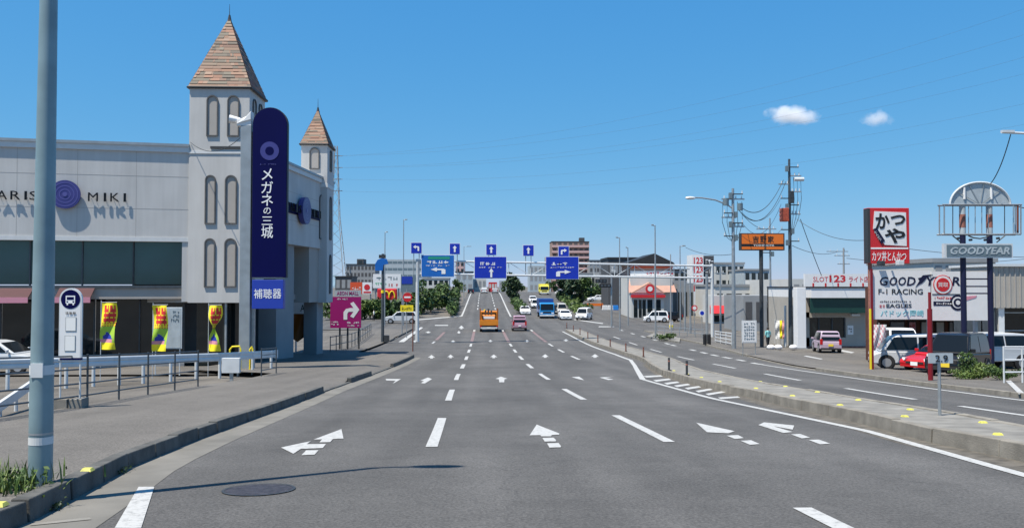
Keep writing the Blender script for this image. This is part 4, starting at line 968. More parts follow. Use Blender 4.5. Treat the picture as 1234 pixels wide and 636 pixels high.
# ------------------------------------------------------------------ people
def person(label, P, H, facing, shirt, legs, stride=.12):
    """one continuous body: skinned stick figure; colours by height"""
    k = H/1.7
    J = dict(pelvis=(0, 0, .93), chest=(0, .01, 1.25), neck=(0, 0, 1.44), head=(0, .02, 1.57), top=(0, .0, 1.66))
    V = [J['pelvis'], J['chest'], J['neck'], J['head'], J['top']]; E = [(0, 1), (1, 2), (2, 3), (3, 4)]; Rr = [(.15, .11), (.17, .11), (.055, .055), (.085, .10), (.06, .07)]
    for s in (-1, 1):
        i = len(V)
        V += [(s*.10, 0, .86), (s*.10, s*stride*.5+.02, .48), (s*.10, s*stride, .08), (s*.105, s*stride+.15, .03)]
        Rr += [(.09, .09), (.06, .065), (.042, .045), (.038, .03)]; E += [(0, i), (i, i+1), (i+1, i+2), (i+2, i+3)]
        j = len(V)
        V += [(s*.20, 0, 1.38), (s*.25, -.02, 1.10), (s*.25, .10, .87), (s*.25, .13, .79)]
        Rr += [(.062, .062), (.045, .045), (.032, .032), (.03, .02)]; E += [(1, j), (j, j+1), (j+1, j+2), (j+2, j+3)]
    me = bpy.data.meshes.new('person'); me.from_pydata([(a*k, b_*k, c*k) for a, b_, c in V], E, []); o = bpy.data.objects.new('person', me); COL.objects.link(o)
    sk = o.modifiers.new('s', 'SKIN'); o.modifiers.new('u', 'SUBSURF').levels = 1
    for i, r in enumerate(Rr): me.skin_vertices[0].data[i].radius = (r[0]*k, r[1]*k)
    me.skin_vertices[0].data[0].use_root = True
    dg = bpy.context.evaluated_depsgraph_get(); nm = bpy.data.meshes.new_from_object(o.evaluated_get(dg)); bpy.data.objects.remove(o)
    for m in ('skin', shirt, legs, 'rubber'): nm.materials.append(MATS[m])
    for p in nm.polygons:
        z = p.center.z/k; p.material_index = 3 if z < .07 else 2 if z < .94 and abs(p.center.x)/k < .2 else 1 if z < 1.44 and (z > 1.08) else (1 if abs(p.center.x)/k < .2 and z < 1.44 else 0); p.use_smooth = True
    body = bpy.data.objects.new('person', nm); COL.objects.link(body); tag(body, label, 'person')
    h = MB().sphere((0, -.01*k, 1.62*k), .105*k, 12, 8, sc=(.95, 1.05, .95)); ho = h.build('hair', 'hair', body)
    body.location = P; body.rotation_euler = (0, 0, facing); return body
person('person in a teal shirt and black trousers walking on the right pavement', G(925.5, 420.5, .1), 1.68, PI*.1, 'teal_cloth', 'black_cloth')
person('person in a white shirt and black trousers beside the left hedge', G(450.5, 386.5), 1.7, PI/2, 'white_cloth', 'black_cloth')

# ------------------------------------------------------------------ sign gantry across the road
def GY(x): return float(np.interp(x, [480, 860], [76, 85]))
def gpt(x, y): return at(x, y, GY(x))
lb = G(503, 409, .13); lb = Vector((gpt(503, 330).x, GY(503), prof(76)+.13)); rbp = Vector((gpt(858, 330).x, GY(858), prof(85)+.1))
gt = thing('sign_gantry', 'grey steel gantry of two chords spanning the whole road', 'gantry', lb)
for P_, x in ((lb, 503), (rbp, 858)):
    MB().cyl(P_, (P_.x, P_.y, gpt(x, 312 if x < 600 else 318).z), .17, .14, 14).build('leg', 'white_metal', gt)
ch_t, ch_b = [], []
for yl, yr_ in ((314, 320.5), (330, 335)):
    a = gpt(503, yl); c = gpt(858, yr_); o = MB().cyl(a, c, .10, n=10).build('chord', 'white_metal', gt); (ch_t if yl == 314 else ch_b).extend([a, c])
for i in range(15):
    f = i/14; a = ch_t[0].lerp(ch_t[1], f); c = ch_b[0].lerp(ch_b[1], f); MB().cyl(a, c, .035, n=6).build('strut', 'white_metal', gt)
for i in range(14):
    a = ch_t[0].lerp(ch_t[1], i/14); c = ch_b[0].lerp(ch_b[1], (i+1)/14)
    if i % 2: a, c = ch_b[0].lerp(ch_b[1], i/14), ch_t[0].lerp(ch_t[1], (i+1)/14)
    MB().cyl(a, c, .03, n=5).build('diagonal', 'white_metal', gt)
def arrow_pts(kind, x, y, s):
    if kind == 'up': return [[(x-.13*s, y+.5*s), (x-.13*s, y-.1*s), (x-.32*s, y-.1*s), (x, y-.5*s), (x+.32*s, y-.1*s), (x+.13*s, y-.1*s), (x+.13*s, y+.5*s)]]
    q = [[(.42, .45), (.18, .45), (.18, -.06), (-.1, -.06), (-.1, .12), (-.48, -.16), (-.1, -.44), (-.1, -.26), (.3, -.26), (.42, -.14)]]
    sg = 1 if kind == 'left' else -1
    return [[(x+sg*a*s, y+b_*s) for a, b_ in p] for p in q]
def put_arrow(parent, kind, x, y, s, Y, m='lettering_white', proud=.02, wide=1.0):
    for p in arrow_pts(kind, 0, 0, s):
        P3 = [at(x+a*wide, y+b_, Y) for a, b_ in p]; P3 = [(v.x, Y-proud, v.z) for v in P3]
        MB().prism(P3, (0, .008, 0)).build('arrow', m, parent)
def framed(parent, rect, Y, m, fr=.03):
    X0, X1, Z0, Z1 = px(*rect, Y)
    MB().box(X0-fr, X1+fr, Y+.01, Y+.07, Z0-fr, Z1+fr).build('border', 'lettering_white', parent); MB().box(X0, X1, Y, Y+.06, Z0, Z1).build('panel', m, parent)
for (x0, x1, yt, yb, mk, kind, lab, sd_) in ((508, 547, 307.5, 333, 'sign_cyan', 'left', 'bright blue guide sign with left arrow, leftmost on the gantry', 1), (572, 610, 309.5, 335, 'sign_blue', 'up', 'dark blue guide sign with straight arrow, middle of the gantry', 2), (658, 697, 309.5, 336, 'sign_blue', 'right', 'dark blue guide sign with right arrow, rightmost on the gantry', 3)):
    Y = GY((x0+x1)/2)-.8; c = at((x0+x1)/2, yb, Y); s = thing('guide_sign', lab, 'road sign', (c.x, Y, c.z), 'guide signs on the gantry')
    framed(s, (x0, x1, yt, yb), Y, mk, .04)
    bars(s, (x0+6, x1-6, yt+5, yt+10.5), Y-.005, 'lettering_white', 1, 4, sd_, 'place_name'); bars(s, (x0+5, x1-5, yt+11.5, yt+13.5), Y-.005, 'lettering_white', 1, 10, sd_+9, 'place_name')
    if kind == 'left': a, c_, d, e = px(x0+8, x1-5, yt+1.5, yt+5, Y); MB().box(a, c_, Y-.012, Y, d, e).build('green_strip', 'sign_green', s)
    put_arrow(s, kind, (x0+x1)/2+1, yb-(7 if kind != 'up' else 6.5), 9 if kind != 'up' else 11, Y, wide=2.2 if kind != 'up' else .8)
    for xx in (x0+9, x1-9): q = at(xx, 320, Y); MB().box(q.x-.04, q.x+.04, Y+.06, Y+.8, at(xx, yb-3, Y).z, at(xx, yt+3, Y).z).build('bracket', 'galv', s)
for i, (x0, x1, yt, yb, kind, lab) in enumerate(((495.5, 508, 292.5, 305, 'left', 'square blue left turn lane sign above the left end of the gantry'), (542, 554, 293.5, 306, 'up', 'square blue straight arrow sign above the bright blue guide sign'), (586, 598, 294.5, 307, 'up', 'square blue straight arrow sign above the middle guide sign'), (630.5, 643, 295.5, 308, 'up', 'square blue straight arrow sign between middle and right guide signs'), (673, 685.5, 297, 309, 'right', 'square blue right turn lane sign above the right guide sign'))):
    Y = GY((x0+x1)/2)-.3; c = at((x0+x1)/2, yb, Y); s = thing('lane_sign', lab, 'road sign', (c.x, Y, c.z), 'lane signs on the gantry')
    framed(s, (x0, x1, yt, yb), Y, 'sign_blue', .04); put_arrow(s, kind, (x0+x1)/2, (yt+yb)/2, 8, Y)
    for xx in (x0+3, x1-3): q = at(xx, 320, Y); MB().cyl((q.x, Y+.1, at(xx, 331, Y).z), (q.x, Y+.1, at(xx, yb-4, Y).z), .04, n=6).build('post', 'galv', s)

# ------------------------------------------------------------------ poles, wires and lamps
def pole(name, label, base, topy, Y=None, r0=.14, r1=.09, m='galv', cat='pole'):
    P = base; t = thing(name, label, cat, P)
    d = CAM.z; z = at(617, topy, P.y).z
    MB().cyl(P-Vector((0, 0, .1)), (P.x, P.y, z), r0, r1, 12).build('shaft', m, t, smooth=False)
    return t, P, z
def insul(t, x, y, z, m='white_metal'): MB().cyl((x, y, z), (x, y, z+.22), .05, .035, 6).build('insulator', m, t)
def crossarm(t, P, z, x0, x1, n=3, dy=0):
    MB().box(P.x+x0, P.x+x1, P.y-.05+dy, P.y+.05+dy, z-.05, z+.05).build('crossarm', 'galv', t)
    for i in range(n): insul(t, P.x+x0+(x1-x0)*(i+.5)/n, P.y+dy, z+.05)
# concrete utility pole with the long lamp arm
pa, PA, za = pole('utility_pole', 'slim utility pole with curved lamp arm near the red awning', G(884.5, 420, .1), 226, r0=.17, r1=.10, m='galv', cat='utility pole')
zt = at(884, 246, PA.y).z
arm = [at(884, 252, PA.y), at(876, 246.5, PA.y), at(862, 241, PA.y), at(846, 238.5, PA.y), at(834, 238, PA.y)]
MB().tube(arm, .06, 8).build('lamp_arm', 'galv', pa); MB().sphere(at(832, 238.6, PA.y), .42, 12, 6, sc=(1, .45, .3)).build('lamp_head', 'white_metal', pa)
for i, (dx, y) in enumerate(((-.55, 246), (.55, 252))):
    z = at(884, y, PA.y).z; MB().cyl((PA.x+dx, PA.y, z-.1), (PA.x+dx, PA.y, z+.45), .22, n=12).build('switch_box', 'sign_grey', pa)
crossarm(pa, PA, at(884, 240, PA.y).z, -.9, .9, 4); crossarm(pa, PA, at(884, 262, PA.y).z, -.9, .2, 3); crossarm(pa, PA, at(884, 273, PA.y).z, 0, .9, 3)
for dx in (-.8, -.45, .35, .7): MB().tube([(PA.x+dx, PA.y, zt+.2), (PA.x+dx*1.05, PA.y, zt-1.4), (PA.x+dx*.6, PA.y, zt-2.6), (PA.x+.05, PA.y, zt-3.0)], .022, 5).build('cable', 'dark_steel', pa)
# taller pole with the red transformer
pb, PB, zb_ = pole('utility_pole', 'tall dark utility pole carrying a red brown transformer box', G(953, 417, .1), 190, r0=.19, r1=.09, m='rail_dark', cat='utility pole')
for y, x0, x1, n in ((212, -.1, 1.0, 3), (231, .1, 1.0, 3), (222, -.9, .1, 2), (258, .1, .9, 3)): crossarm(pb, PB, at(953, y, PB.y).z, x0, x1, n)
z = at(953, 216, PB.y).z; MB().cyl((PB.x+.4, PB.y, z), (PB.x+1.2, PB.y, z), .17, n=10).build('switch_gear', 'white_metal', pb)
z = at(953, 267, PB.y).z; MB().box(PB.x-.75, PB.x-.15, PB.y-.3, PB.y+.3, z, z+1.1).build('transformer', 'transformer', pb, bevel=.04)
for k in range(3): MB().box(PB.x-.78, PB.x-.76, PB.y-.25, PB.y+.25, z+.15+k*.32, z+.30+k*.32).build('cooling_fin', 'rust', pb)
MB().box(PB.x-.15, PB.x+.25, PB.y-.35, PB.y-.1, z+1.5, z+2.5).build('junction_box', 'dark_steel', pb)
for dx in (.35, .65, .95): MB().tube([(PB.x+dx, PB.y, at(953, 214, PB.y).z), (PB.x+dx+.05, PB.y, at(953, 240, PB.y).z), (PB.x+dx*.8, PB.y, at(953, 262, PB.y).z), (PB.x+.1, PB.y, at(953, 285, PB.y).z)], .022, 5).build('cable', 'dark_steel', pb)
# thin pole behind the orange sign, and smaller ones
pc, PC, zc_ = pole('utility_pole', 'thin utility pole with short crossarms behind the orange sign', G(929, 410, .1), 262, r0=.12, r1=.07, m='galv', cat='utility pole')
crossarm(pc, PC, at(929, 276, PC.y).z, -1.3, .6, 4); crossarm(pc, PC, at(929, 282, PC.y).z, -.9, .5, 3)
pd, PD, zd = pole('utility_pole', 'distant utility pole with crossarms above the low shop roof', at(1017, 345, 105), 298, r0=.14, r1=.10, m='greywall', cat='utility pole')
for y, a_, c_ in ((303, -2.2, .6), (308, -1.2, .8), (318, -.8, .8)): crossarm(pd, PD, at(1017, y, 105).z, a_, c_, 3)
for (lab, bx0, by0, ty, hx, hy, mk) in (
    ('tall lamp post with a single short head behind the grey car park', 486, 392, 265, 5, 0, 'galv'), ('shorter lamp post left of the tall one beyond the hedge', 463.5, 392, 280, 4, 0, 'galv'),
    ('lamp post above the gabled restaurant, the tall one in front of it', 790, 409, 271, -5, 0, 'galv'), ('lamp post with flat head left of the gabled restaurant', 747, 398, 286, -5, 0, 'galv'), ('smaller lamp post just right of the flat headed one', 757, 392, 298, -3, 0, 'galv'),
    ('lamp post with bracket lamp between restaurant and red digit tower', 820, 398, 296, 6, 0, 'galv'), ('dark thin post beside the tall lamp in front of the restaurant', 808.5, 397, 306, 0, 0, 'greywall'), ('far lamp post seen above the straight arrow signs', 559, 362, 297, 9, 0, 'galv')):
    t, P, z = pole('lamp_post', lab, G(bx0, by0, .05), ty, r0=.09, r1=.055, m=mk, cat='lamp post')
    if hx:
        e = at(bx0+hx, ty, P.y); MB().cyl((P.x, P.y, z-.05), (e.x, P.y, z), .04, n=6).build('arm', mk, t); MB().box(min(P.x+(e.x-P.x)*.4, e.x), max(P.x+(e.x-P.x)*.4, e.x), P.y-.12, P.y+.12, z-.03, z+.09).build('lamp_head', mk, t, bevel=.02)
# left-hand junction poles
t, P, z = pole('signal_pole', 'dark green grey pole with blue curved sign, left of the magenta board gap', G(461, 412, .13), 306, r0=.15, r1=.12, m='rail_dark', cat='pole')
MB().box(P.x+.15, P.x+.6, P.y-.2, P.y+.2, P.z, P.z+.62).build('control_box', 'dark_steel', t)
MB().cyl((P.x, P.y, at(461, 353, P.y).z), (P.x, P.y, at(461, 349.5, P.y).z), .16, n=12).build('band', 'yellow', t)
q = [at(x, y, P.y-.2) for x, y in ((452, 326), (452, 318), (455, 313), (460, 311), (466, 312), (468, 318), (462, 319), (461, 326))]; MB().prism(q, (0, .15, 0)).build('curved_sign', 'sign_cyan', t)
MB().box(P.x-.35, P.x+.25, P.y-.15, P.y+.15, at(461, 311, P.y).z, at(461, 307, P.y).z).build('sensor_box', 'dark_steel', t)
t, P, z = pole('marker_pole', 'thin red and dark pole at the kerb corner on the left', G(497.5, 421.5, .13), 376, r0=.045, r1=.04, m='brown_post', cat='pole')
P = G(490, 407, .1); Y = P.y; ne = thing('no_entry_sign', 'round red no entry sign above a yellow plate', 'road sign', P)
MB().cyl(P, (P.x, Y, at(490, 348, Y).z), .04, n=8).build('post', 'galv', ne)
c = at(491, 358, Y-.08); MB().cyl((c.x, Y-.06, c.z), (c.x, Y-.1, c.z), .47, n=24).build('disc', 'red', ne); MB().box(c.x-.32, c.x+.32, Y-.112, Y-.1, c.z-.08, c.z+.08).build('white_bar', 'lettering_white', ne)
board(ne, (482.5, 498, 367.5, 375.5), Y-.1, .03, 'yellow', 'yellow_plate'); bars(ne, (484, 496, 369, 374), Y-.1, 'black', 1, 6, 4)
P = G(488, 404, .1); Y = P.y+2; s = thing('hoarding', 'grey and blue hoarding board behind the no entry sign', 'sign', (P.x, Y, prof(Y)))
board(s, (483, 503, 334, 352), Y, .2, 'sign_grey'); board(s, (484, 497, 333, 342), Y-.03, .02, 'blue_sign', 'upper_panel')
for x in (484.5, 501.5): q = at(x, 360, Y); MB().cyl((q.x, Y+.1, prof(Y)), (q.x, Y+.1, at(x, 334, Y).z), .06, n=8).build('post', 'galv', s)
# posts on the right of the junction
t, P, z = pole('signal_pole', 'thick grey traffic pole under the right end of the gantry', G(852, 412, .1), 330, r0=.13, r1=.11, m='galv', cat='pole')
for i, x in enumerate((849.5, 854.5)):
    P = G(x, 415, .1); tag(MB().cyl(P, P+Vector((0, 0, .85)), .16, .16, 12).sphere(P+Vector((0, 0, .85)), .16, 12, 6, sc=(1, 1, .5)).build('bollard', 'black'), ('black round topped bollard at the pavement corner, left of two', 'black round topped bollard at the pavement corner, right of two')[i], 'bollard')
for x, y, ty, lab in ((737, 394, 331, 'pole of the traffic signals beyond the right turn sign'),):
    t, P, z = pole('signal_pole', lab, G(x, y), ty, r0=.12, r1=.1, m='galv', cat='pole')
    a = at(716, 337, P.y); MB().cyl((P.x, P.y, z-.1), (a.x, P.y, z-.05), .05, n=6).build('arm', 'galv', t)
    for i, (xx, yy) in enumerate(((724, 338.5), (729, 344))):
        q = at(xx, yy, P.y); h = MB().box(q.x-.75, q.x+.75, P.y-.35, P.y-.12, q.z-.26, q.z+.26).build('signal_head', 'black', t, bevel=.03)
        for k in (-1, 0, 1): MB().cyl((q.x+k*.45, P.y-.35, q.z), (q.x+k*.45, P.y-.38, q.z), .16, n=12).build('lens', 'rail_dark', h)
# delineators on the median
for i, (x, y, hpx) in enumerate(((771, 429.5, 12), (751, 423, 10), (733.8, 417.4, 9), (720.5, 412, 9), (708.4, 407.4, 8), (699, 402.8, 8), (691, 398.6, 7), (683, 395.3, 7), (785, 446, 8), (797.6, 451.5, 8))):
    P = G(x, y, .2); P.x = min(max(P.x, KM(P.y)+.3), KM(P.y)+1.2); P.z = prof(P.y)+.175; h = max(.55, hpx*P.y/1000)
    o = thing('delineator_post', None, 'post', P, 'brown posts along the median')
    o['label'] = ['slim brown marker post on the median, %s from the hatched area' % k for k in ('first', 'second', 'third', 'fourth', 'fifth', 'sixth', 'seventh', 'eighth')][i] if i < 8 else ['short dark marker post beside the hatched area, farther of two', 'short dark marker post beside the hatched area, nearer of two'][i-8]
    MB().cyl(P, P+Vector((0, 0, h)), .045, n=8).build('shaft', 'brown_post' if i < 8 else 'dark_steel', o); MB().cyl(P, P+Vector((0, 0, .04)), .11, n=10).build('base', 'rubber', o)
    MB().cyl(P+Vector((0, 0, h*.7)), P+Vector((0, 0, h*.8)), .048, n=8).build('reflective_band', 'rust', o)
# kilometre plate on the median
P = G(1132.5, 500, .18); P.z = prof(P.y)+.17; Y = P.y
kp = thing('distance_post', 'white plate reading 2.9 on a thin grey post on the median', 'road sign', P)
MB().cyl(P, (P.x, Y, at(1134, 440, Y).z), .028, n=8).cyl((P.x, Y, at(1134, 448, Y).z), (P.x, Y, at(1134, 426, Y).z), .026, n=8).build('post', 'galv', kp)
board(kp, (1119.5, 1148.5, 425.5, 437.5), Y-.06, .03, 'bleached', 'plate'); sign_text(kp, '2.9', (1127, 1142, 427.5, 435.8), Y-.06, 'black')

# ------------------------------------------------------------------ wires
def wire(label, p, q, sag, r=.02, cat='wire', group=None, n=24, m='dark_steel', name='overhead_wire'):
    p = Vector(p); q = Vector(q); pts = [p.lerp(q, i/n)-Vector((0, 0, sag*4*(i/n)*(1-i/n))) for i in range(n+1)]
    return tag(MB().tube(pts, r, 4).build(name, m), label, cat, group)
zA = lambda y: at(884, y, PA.y).z; zB = lambda y: at(953, y, PB.y).z
wire('sagging wire between the two utility poles, upper of two', (PA.x+.4, PA.y, zA(246)), (PB.x-.5, PB.y, zB(217)), 1.5, .03)
wire('sagging wire between the two utility poles, lower of two', (PA.x+.4, PA.y, zA(252)), (PB.x-.3, PB.y, zB(219)), 1.9, .03)
wire('wire from the lamp arm pole down to the thin pole behind the orange sign', (PA.x+.5, PA.y, zA(254)), (PC.x-.6, PC.y, at(929, 276, PC.y).z), .3, .025)
wire('wire from the tall utility pole to the red square sign', (PB.x+.6, PB.y, zB(264)), at(1047, 289, 60), .6, .02)
wire('steep guy wire descending right of the tall utility pole', (PB.x+.9, PB.y, zB(264)), (at(990, 330, PB.y).x, PB.y, at(990, 332, PB.y).z), .1, .03)
wire('wire from the tall pole to the distant crossarm pole', (PB.x+.2, PB.y, zB(296)), at(1010, 303, 105), .5, .025)
wire('wire running right from the distant crossarm pole behind the billboard', at(1020, 311, 105), at(1260, 309, 100), .8, .03)
wire('upper wire behind the red square sign and tower sign', at(1096, 300, 95), at(1300, 309, 90), .4, .03)
wire('wire from the red digit tower pole to the lamp arm pole', at(826, 298, 112), at(884, 306, 95), .5, .03)
# far transmission lines from the pylon behind the store up to the right
PYL = at(404, 345, 330)
py = thing('pylon', 'tall grey lattice power pylon behind the small tower', 'pylon', (PYL.x, 330, prof(330)))
zt_ = at(404, 176, 330).z; z0 = prof(330)
hwf = lambda z: np.interp(z, [z0, z0+30, zt_], [4.2, 1.5, .5])
for sx in (-1, 1):
    for sy in (-1, 1): MB().tube([(PYL.x+sx*hwf(z), 330+sy*hwf(z), z) for z in (z0, z0+30, zt_)], .17, 4).build('leg', 'greywall', py)
nlev = 14; lv = [z0+(zt_-z0)*i/nlev for i in range(nlev+1)]
for i in range(nlev):
    for sx in (-1, 1): MB().cyl((PYL.x+sx*hwf(lv[i]), 330-hwf(lv[i]), lv[i]), (PYL.x-sx*hwf(lv[i+1]), 330-hwf(lv[i+1]), lv[i+1]), .09, n=4).build('brace', 'greywall', py)
    MB().cyl((PYL.x+hwf(lv[i]), 330-hwf(lv[i]), lv[i]), (PYL.x+hwf(lv[i+1]), 330+hwf(lv[i+1]), lv[i+1]), .09, n=4).build('brace', 'greywall', py)
arms = [at(404, y, 330).z for y in (188, 202, 216, 230)]
for z in arms: MB().box(PYL.x-2.6, PYL.x+2.6, 329.85, 330.15, z-.12, z+.12).build('crossarm', 'greywall', py)
k = 0
names = ['topmost', 'second', 'third', 'fourth', 'fifth', 'lowest']
for i, (zz, ex, ez, sag) in enumerate(((arms[0], 260, 128, 16), (arms[0], 250, 112, 16), (arms[1], 255, 104, 15), (arms[1], 245, 92, 14), (arms[2], 250, 82, 14), (arms[3], 245, 72, 13))):
    wire('faint far power line sweeping across the sky, %s of six' % names[i], (PYL.x+2.5-(i % 2)*5, 330, zz), (ex, 250-8*i, ez), sag, .02, group='power lines across the sky', n=40)

# ------------------------------------------------------------------ signs on the right
# orange restaurant sign
Y = 66.0
s = thing('pole_sign', 'orange sign with black band on a dark pole between utility poles', 'sign', (at(919, 400, Y).x, Y, prof(Y)))
board(s, (892.5, 945.5, 281, 301.5), Y+.02, .5, 'trim_dark', 'frame'); board(s, (894, 944, 282.2, 293.8), Y-.0, .1, 'orange', 'panel'); board(s, (894, 944, 293.8, 297.2), Y, .1, 'black', 'name_band'); board(s, (894, 944, 297.2, 300.4), Y, .1, 'orange', 'lower_strip')
for i, ch in enumerate('吉野家'): sign_text(s, ch, (907+i*9, 914.5+i*9, 284.3, 292.3), Y, 'black', bold=.01)
sign_text(s, 'YOSHINOYA', (908, 933, 294.4, 296.9), Y, 'lettering_white')
q = at(919, 350, Y); MB().cyl((q.x, Y+.3, prof(Y)), (q.x, Y+.3, at(919, 299, Y).z), .16, n=12).build('pole', 'dark_steel', s)
# blue and green advert
Y = 78.0
s = thing('advert_board', 'blue and green advert board behind the tall utility pole', 'sign', (at(938, 400, Y).x, Y, prof(Y)))
board(s, (925.5, 937, 345, 362), Y, .2, 'ad_blue', 'blue_panel'); board(s, (937.2, 950.5, 348, 362), Y, .2, 'ad_green', 'green_panel'); board(s, (925.5, 950.5, 362.2, 371), Y, .2, 'white', 'white_panel'); board(s, (933, 949, 365, 370), Y-.03, .05, 'darkwall', 'dark_strip')
bars(s, (939, 949, 352, 358), Y, 'lettering_white', 1, 4, 12)
for x in (927, 949): q = at(x, 350, Y); MB().cyl((q.x, Y+.12, prof(Y)), (q.x, Y+.12, at(x, 350, Y).z), .07, n=8).build('post', 'white_metal', s)
# red square cutlet sign
Y = 37.5
s = thing('square_sign', 'red square sign with black brush lettering above the billboard', 'sign', (at(1071, 400, Y).x, Y, prof(Y)))
board(s, (1046, 1096, 250.5, 317.5), Y, .45, 'red', 'cabinet', bevel=.02)
q = [at(x, y, Y) for x, y in ((1053.5, 254.5), (1091.5, 256), (1092.5, 296.5), (1066, 295), (1052, 276))]; MB().prism([(v.x, Y-.02, v.z) for v in q], (0, .02, 0)).build('white_field', 'white', s)
X0, X1, Z0, Z1 = px(1046, 1048.6, 251, 317, Y); MB().box(X0-.01, X1, Y-.01, Y+.4, Z0, Z1).build('edge_strip', 'trim_dark', s)
for ch, (x0, x1, yt, yb), sh in (('か', (1055, 1072, 257, 276), .0), ('つ', (1073, 1091, 259, 271), .0), ('や', (1066, 1091, 275, 293), .0)): sign_text(s, ch, (x0, x1, yt, yb), Y-.02, 'black', name='brush_character', bold=.03, proud=.016)
q = [at(x, y, Y) for x, y in ((1052, 276), (1056, 274.5), (1066, 290), (1062, 294))]; MB().prism([(v.x, Y-.04, v.z) for v in q], (0, .012, 0)).build('tag', 'letter_navy', s)
a = at(1054.5, 279, Y); c = at(1061.5, 291, Y)
b = MB()
for i, ch in enumerate('とんかつ'):
    f0 = i/4; o = a.lerp(c, f0); put_text(b, ch, (o.x-.03, Y-.05, o.z-.10), (.11, 0, .05), (-.04, 0, .1))
b.build('tag_lettering', 'lettering_white', s)
board(s, (1049.5, 1094.5, 298.2, 300), Y-.01, .02, 'lettering_white', 'divider'); sign_text(s, 'カツ丼とんかつ', (1051, 1092, 303, 314.5), Y, 'lettering_white', bold=.003)
q = at(1051, 330, Y); MB().cyl((q.x, Y+.22, prof(Y)), (q.x, Y+.22, at(1051, 312, Y).z), .09, n=10).build('pole', 'rust', s)
for x, rch in ((1054, .45), (1066, 1.25)):
    q = at(x, 320, Y); lm = MB().box(q.x-.13, q.x+.13, Y-rch-.3, Y-rch, q.z-.02, q.z+.2).build('sign_lamp', 'white_metal' if x > 1060 else 'dark_steel', s, bevel=.02)
    MB().cyl((q.x, Y-rch, q.z+.05), (q.x, Y+.1, q.z+.0), .05, n=6).build('lamp_arm', 'galv', lm)
# white billboard
Y = 37.0
s = thing('billboard', 'wide white tyre shop billboard with navy lettering and round red badge', 'billboard', (at(1120, 400, Y).x, Y, prof(Y)))
board(s, (1050, 1121.5, 326, 384.5), Y, .12, 'white', 'panel'); board(s, (1123, 1192, 327, 386), Y, .12, 'white', 'panel')
for i, (ch, x0, x1) in enumerate((('G', 1059, 1069), ('O', 1071, 1080.5), ('O', 1081.5, 1091), ('D', 1092.5, 1102.5), ('Y', 1114, 1125), ('E', 1125.5, 1135), ('A', 1137, 1147), ('R', 1147, 1157))): sign_text(s, ch, (x0, x1, 333.5, 344), Y, 'letter_navy', name='letter', bold=.018, shear=.18)
q = [at(x, y, Y) for x, y in ((1103, 346), (1108, 338), (1106, 335), (1110, 334), (1112, 331.5), (1124, 330.5), (1117, 334), (1114, 338), (1111, 341), (1107, 343))]; MB().prism([(v.x, Y-.015, v.z) for v in q], (0, .01, 0)).build('winged_emblem', 'letter_navy', s)
sign_text(s, 'F-1 RACING', (1058.5, 1112, 348, 354.5), Y, 'black', bold=.008); sign_text(s, 'EAGLES', (1068, 1098.5, 366, 370.5), Y, 'black', bold=.008); bars(s, (1060, 1098, 361.5, 364.5), Y, 'black', 1, 16, 21); bars(s, (1059.5, 1066.5, 365.5, 371), Y, 'red', 1, 2, 22)
sign_text(s, 'パドック岡崎', (1061, 1113, 373.5, 381), Y, 'letter_cyan', bold=.01)
c = at(1136, 343, Y); MB().cyl((c.x, Y-.002, c.z), (c.x, Y-.02, c.z), .44, n=32).build('badge_ring', 'red', s); MB().cyl((c.x, Y-.01, c.z), (c.x, Y-.028, c.z), .40, n=32).build('badge_white', 'white', s); MB().cyl((c.x, Y-.02, c.z), (c.x, Y-.036, c.z), .31, n=32).build('badge_disc', 'red', s)
b = MB(); put_text(b, '買取', (c.x-.23, Y-.04, c.z-.1), (.46, 0, 0), (0, 0, .2)); b.build('badge_lettering', 'lettering_white', s)
board(s, (1123.5, 1157, 354, 355), Y-.015, .02, 'dark_steel', 'rule'); bars(s, (1126, 1149, 356.5, 361), Y, 'red', 1, 9, 24); board(s, (1125, 1149, 363, 368), Y-.012, .02, 'letter_navy', 'navy_block'); bars(s, (1128, 1147, 363.8, 367.2), Y-.013, 'lettering_white', 1, 7, 25)
c = at(1154, 364.5, Y)
for r1_, mk, pr in ((.36, 'letter_navy', .012), (.26, 'white', .020), (.2, 'letter_navy', .028), (.1, 'white', .036)): MB().cyl((c.x, Y-.004, c.z), (c.x, Y-pr, c.z), r1_, n=26).build('wheel_emblem', mk, s)
q = [at(x, y, Y) for x, y in ((1163, 357), (1177, 356), (1176, 358.5), (1164, 362))]; MB().prism([(v.x, Y-.012, v.z) for v in q], (0, .01, 0)).build('pink_mark', 'awning_pale', s)
q = at(1050, 380, Y)
MB().box(q.x-.045, q.x+.045, Y-.1, Y-.01, prof(Y), at(1050, 324, Y).z).build('post', 'red_pole', s); MB().box(q.x-.11, q.x-.05, Y-.1, Y-.02, prof(Y), at(1050, 372, Y).z).build('yellow_post', 'yellow', s)
for x in (1122, 1178): q = at(x, 360, Y); MB().box(q.x-.07, q.x+.07, Y+.13, Y+.28, prof(Y), at(x, 328, Y).z).build('post', 'galv', s)
P = G(1121.5, 458, .1); tag(MB().cyl(P, (P.x, P.y, at(1121.5, 372, P.y).z), .085, n=12).cyl((P.x, P.y, at(1121.5, 372, P.y).z), (P.x, P.y, at(1121.5, 352, P.y).z), .05, n=8).build('sign_post', 'red_pole'), 'plain dark red post standing before the middle of the billboard', 'post')
